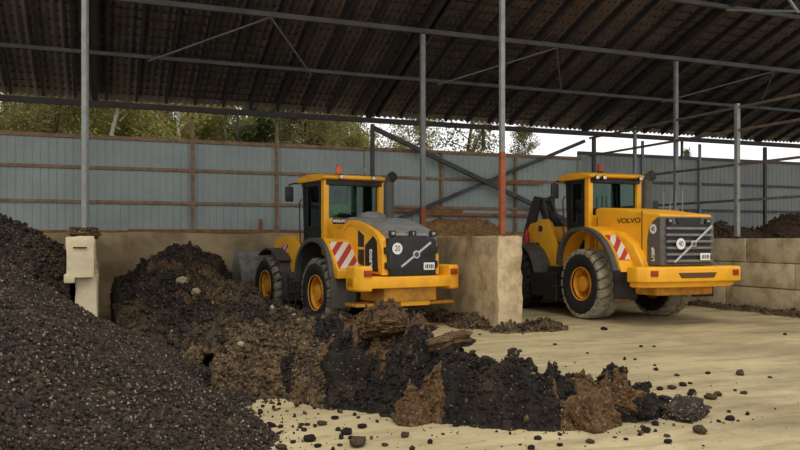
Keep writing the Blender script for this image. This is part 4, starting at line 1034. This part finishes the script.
# clods on the open floor
spots = [(358, 446, .2), (318, 447, .07), (310, 441, .13), (281, 449, .1), (347, 434, .12), (362, 428, .1), (352, 439, .07), (322, 425, .1), (293, 443, .06), (266, 440, .07), (405, 437, .1),
         (718, 396, .12), (711, 399, .15), (740, 375, .15), (708, 374, .07), (692, 393, .1), (677, 376, .07), (690, 384, .06), (700, 433, .16), (667, 437, .06), (668, 443, .08), (646, 432, .1),
         (744, 394, .08), (735, 391, .05), (520, 352, .1), (635, 360, .06), (654, 347, .06), (770, 378, .06), (641, 347, .07), (612, 388, .05), (672, 389, .12), (660, 390, .09), (683, 386, .1),
         (690, 395, .07), (590, 443, .08), (560, 446, .06), (626, 440, .05), (531, 449, .07), (655, 425, .09), (643, 428, .06), (730, 420, .1), (604, 330, .14), (555, 345, .07), (480, 335, .06), (460, 328, .07),
         (752, 300, .05), (785, 335, .08), (300, 428, .06), (335, 419, .08), (340, 446, .05), (385, 446, .06), (430, 443, .07), (244, 446, .07), (256, 434, .09), (270, 427, .1), (279, 434, .05)]
protos = [lump('muck_clod', (1, 1, .75), 30+i, [M['ridge'] if i % 3 else M['strawmuck']], sub=2, rough=.3, boxy=.2) for i in range(5)]
for i, (u, v, sz) in enumerate(spots):
    d = 765*1.8/(v-240); x, y = cam_xy(u, d)
    o = protos[i] if i < 5 else protos[random.randrange(5)].copy()
    if i >= 5: C.objects.link(o)
    z = max(0, ground_z(x, y)) if False else 0
    o.scale = (sz, sz*random.uniform(.7, 1), sz*random.uniform(.6, .9)); o.location = (x, y, sz*.2); o.rotation_euler = (0, 0, random.uniform(0, 6))
    tag(o, 'dark muck clod lying loose on the pale concrete', 'clod', 'loose clods on the concrete floor')

# ------------------------------------------------------------------ trees beyond the fence
def leaf_cloud(n, fn, size, seed):
    r = np.random.default_rng(seed); P = fn(r, n)
    a = r.normal(size=(n, 3)); a /= np.linalg.norm(a, axis=1)[:, None]; b = r.normal(size=(n, 3)); b -= a*(a*b).sum(1)[:, None]; b /= np.linalg.norm(b, axis=1)[:, None]
    s = size*r.uniform(.5, 1.3, (n, 1))
    V = np.stack([P-a*s, P+b*s*.55, P+a*s, P-b*s*.55], 1).reshape(-1, 3)
    return V, np.arange(n*4).reshape(n, 4)
def tree(kind, seed, H):
    r0 = random.Random(seed); root = empty('birch_tree' if kind != 'pine' else 'pine_tree')
    mb = MB(); pts = [(r0.uniform(-.05, .05)*k, r0.uniform(-.05, .05)*k, H*k/8) for k in range(9)]
    mb.tube(pts, [.11*(1-k/9)+.012 for k in range(9)], 8)
    tips = []
    for i in range(34 if kind != 'pine' else 40):
        t = r0.uniform(.22, .97); z = H*t; a = r0.uniform(0, 2*PI)
        ln = (1.9*(1-t)**.6+.25) if kind != 'pine' else (1.7*(1-t)**.8+.15)
        up = r0.uniform(.3, .9)*ln if kind != 'pine' else r0.uniform(-.05, .25)*ln
        p0 = Vector((0, 0, z)); p1 = p0+Vector((math.cos(a)*ln, math.sin(a)*ln, up)); mb.tube([p0, p0.lerp(p1, .5)+Vector((0, 0, .05)), p1], [.03, .02, .008], 5); tips.append((p0, p1))
    mb.build('trunk', M['birchbark'] if kind == 'birch' else M['bark'], root)
    def fn(r, n):
        k = r.integers(0, len(tips), n); t = r.uniform(.25, 1.1, n)[:, None]
        A = np.array([q[0][:] for q in tips])[k]; B = np.array([q[1][:] for q in tips])[k]
        return A+(B-A)*t+r.normal(size=(n, 3))*(.2 if kind != 'pine' else .13)
    V, F = leaf_cloud(11000 if kind != 'pine' else 22000, fn, .065 if kind != 'pine' else .07, seed)
    link('crown', raw_mesh('crown', V, F, [M[{'birch': 'leaf_birch', 'olive': 'leaf_olive', 'pine': 'leaf_pine'}[kind]]]), root)
    return root
kinds = {'birch': [tree('birch', 1, 10.5), tree('birch', 2, 11.5), tree('birch', 3, 9.5)], 'olive': [tree('olive', 4, 10), tree('olive', 5, 11)], 'pine': [tree('pine', 6, 11), tree('pine', 7, 10)]}
usedp = set()
TL = {'birch': 'light green birch with pale trunk in the wood beyond the fence', 'olive': 'olive green leafy tree with brown trunk in the wood beyond the fence', 'pine': 'dark green pine in the wood beyond the fence'}
def plant(kind, x, y, s, label=None, group=None):
    i = random.randrange(len(kinds[kind])); p = kinds[kind][i]
    if (kind, i) in usedp: o = copy_tree(p)
    else: usedp.add((kind, i)); o = p
    o.location = (x, y, -.1); o.scale = (s, s, s); o.rotation_euler = (0, 0, random.uniform(0, 6))
    tag(o, label or TL[kind], 'tree', group or {'birch': 'birches beyond the fence', 'olive': 'olive trees beyond the fence', 'pine': 'pines beyond the fence'}[kind])
for row, (yy, xa, xb, dx) in enumerate(((27.5, -6, 9.0, 2.2), (31, -7, 10.5, 1.6), (35, -8, 11.7, 1.5), (40, -9, 13, 1.5), (45, -10, 14, 1.6))):
    x = xa+row*.5
    while x < xb:
        plant(random.choices(['birch', 'olive', 'pine'], [5, 4, 3])[0], x+random.uniform(-.5, .5), yy+random.uniform(-1, 1), random.uniform(.85, 1.1)); x += dx
plant('olive', 16.6, 33, 1.15, 'tree with open crown showing sky, left of the tall red-footed post', 'lone trees beyond the fence')
plant('olive', 19.6, 33, .69, 'small rounded tree top right of the tall red-footed post', 'lone trees beyond the fence')
plant('pine', 29.7, 33, .63, 'lone tree top peeping over the fence above the right loader exhaust', 'lone trees beyond the fence')
plant('birch', 14.7, 36, 1.0, 'last birch at the right edge of the dense wood, beside open sky', 'lone trees beyond the fence')
for k in kinds:
    for i, p in enumerate(kinds[k]):
        if (k, i) not in usedp:
            for ch in list(p.children): bpy.data.objects.remove(ch)
            bpy.data.objects.remove(p)
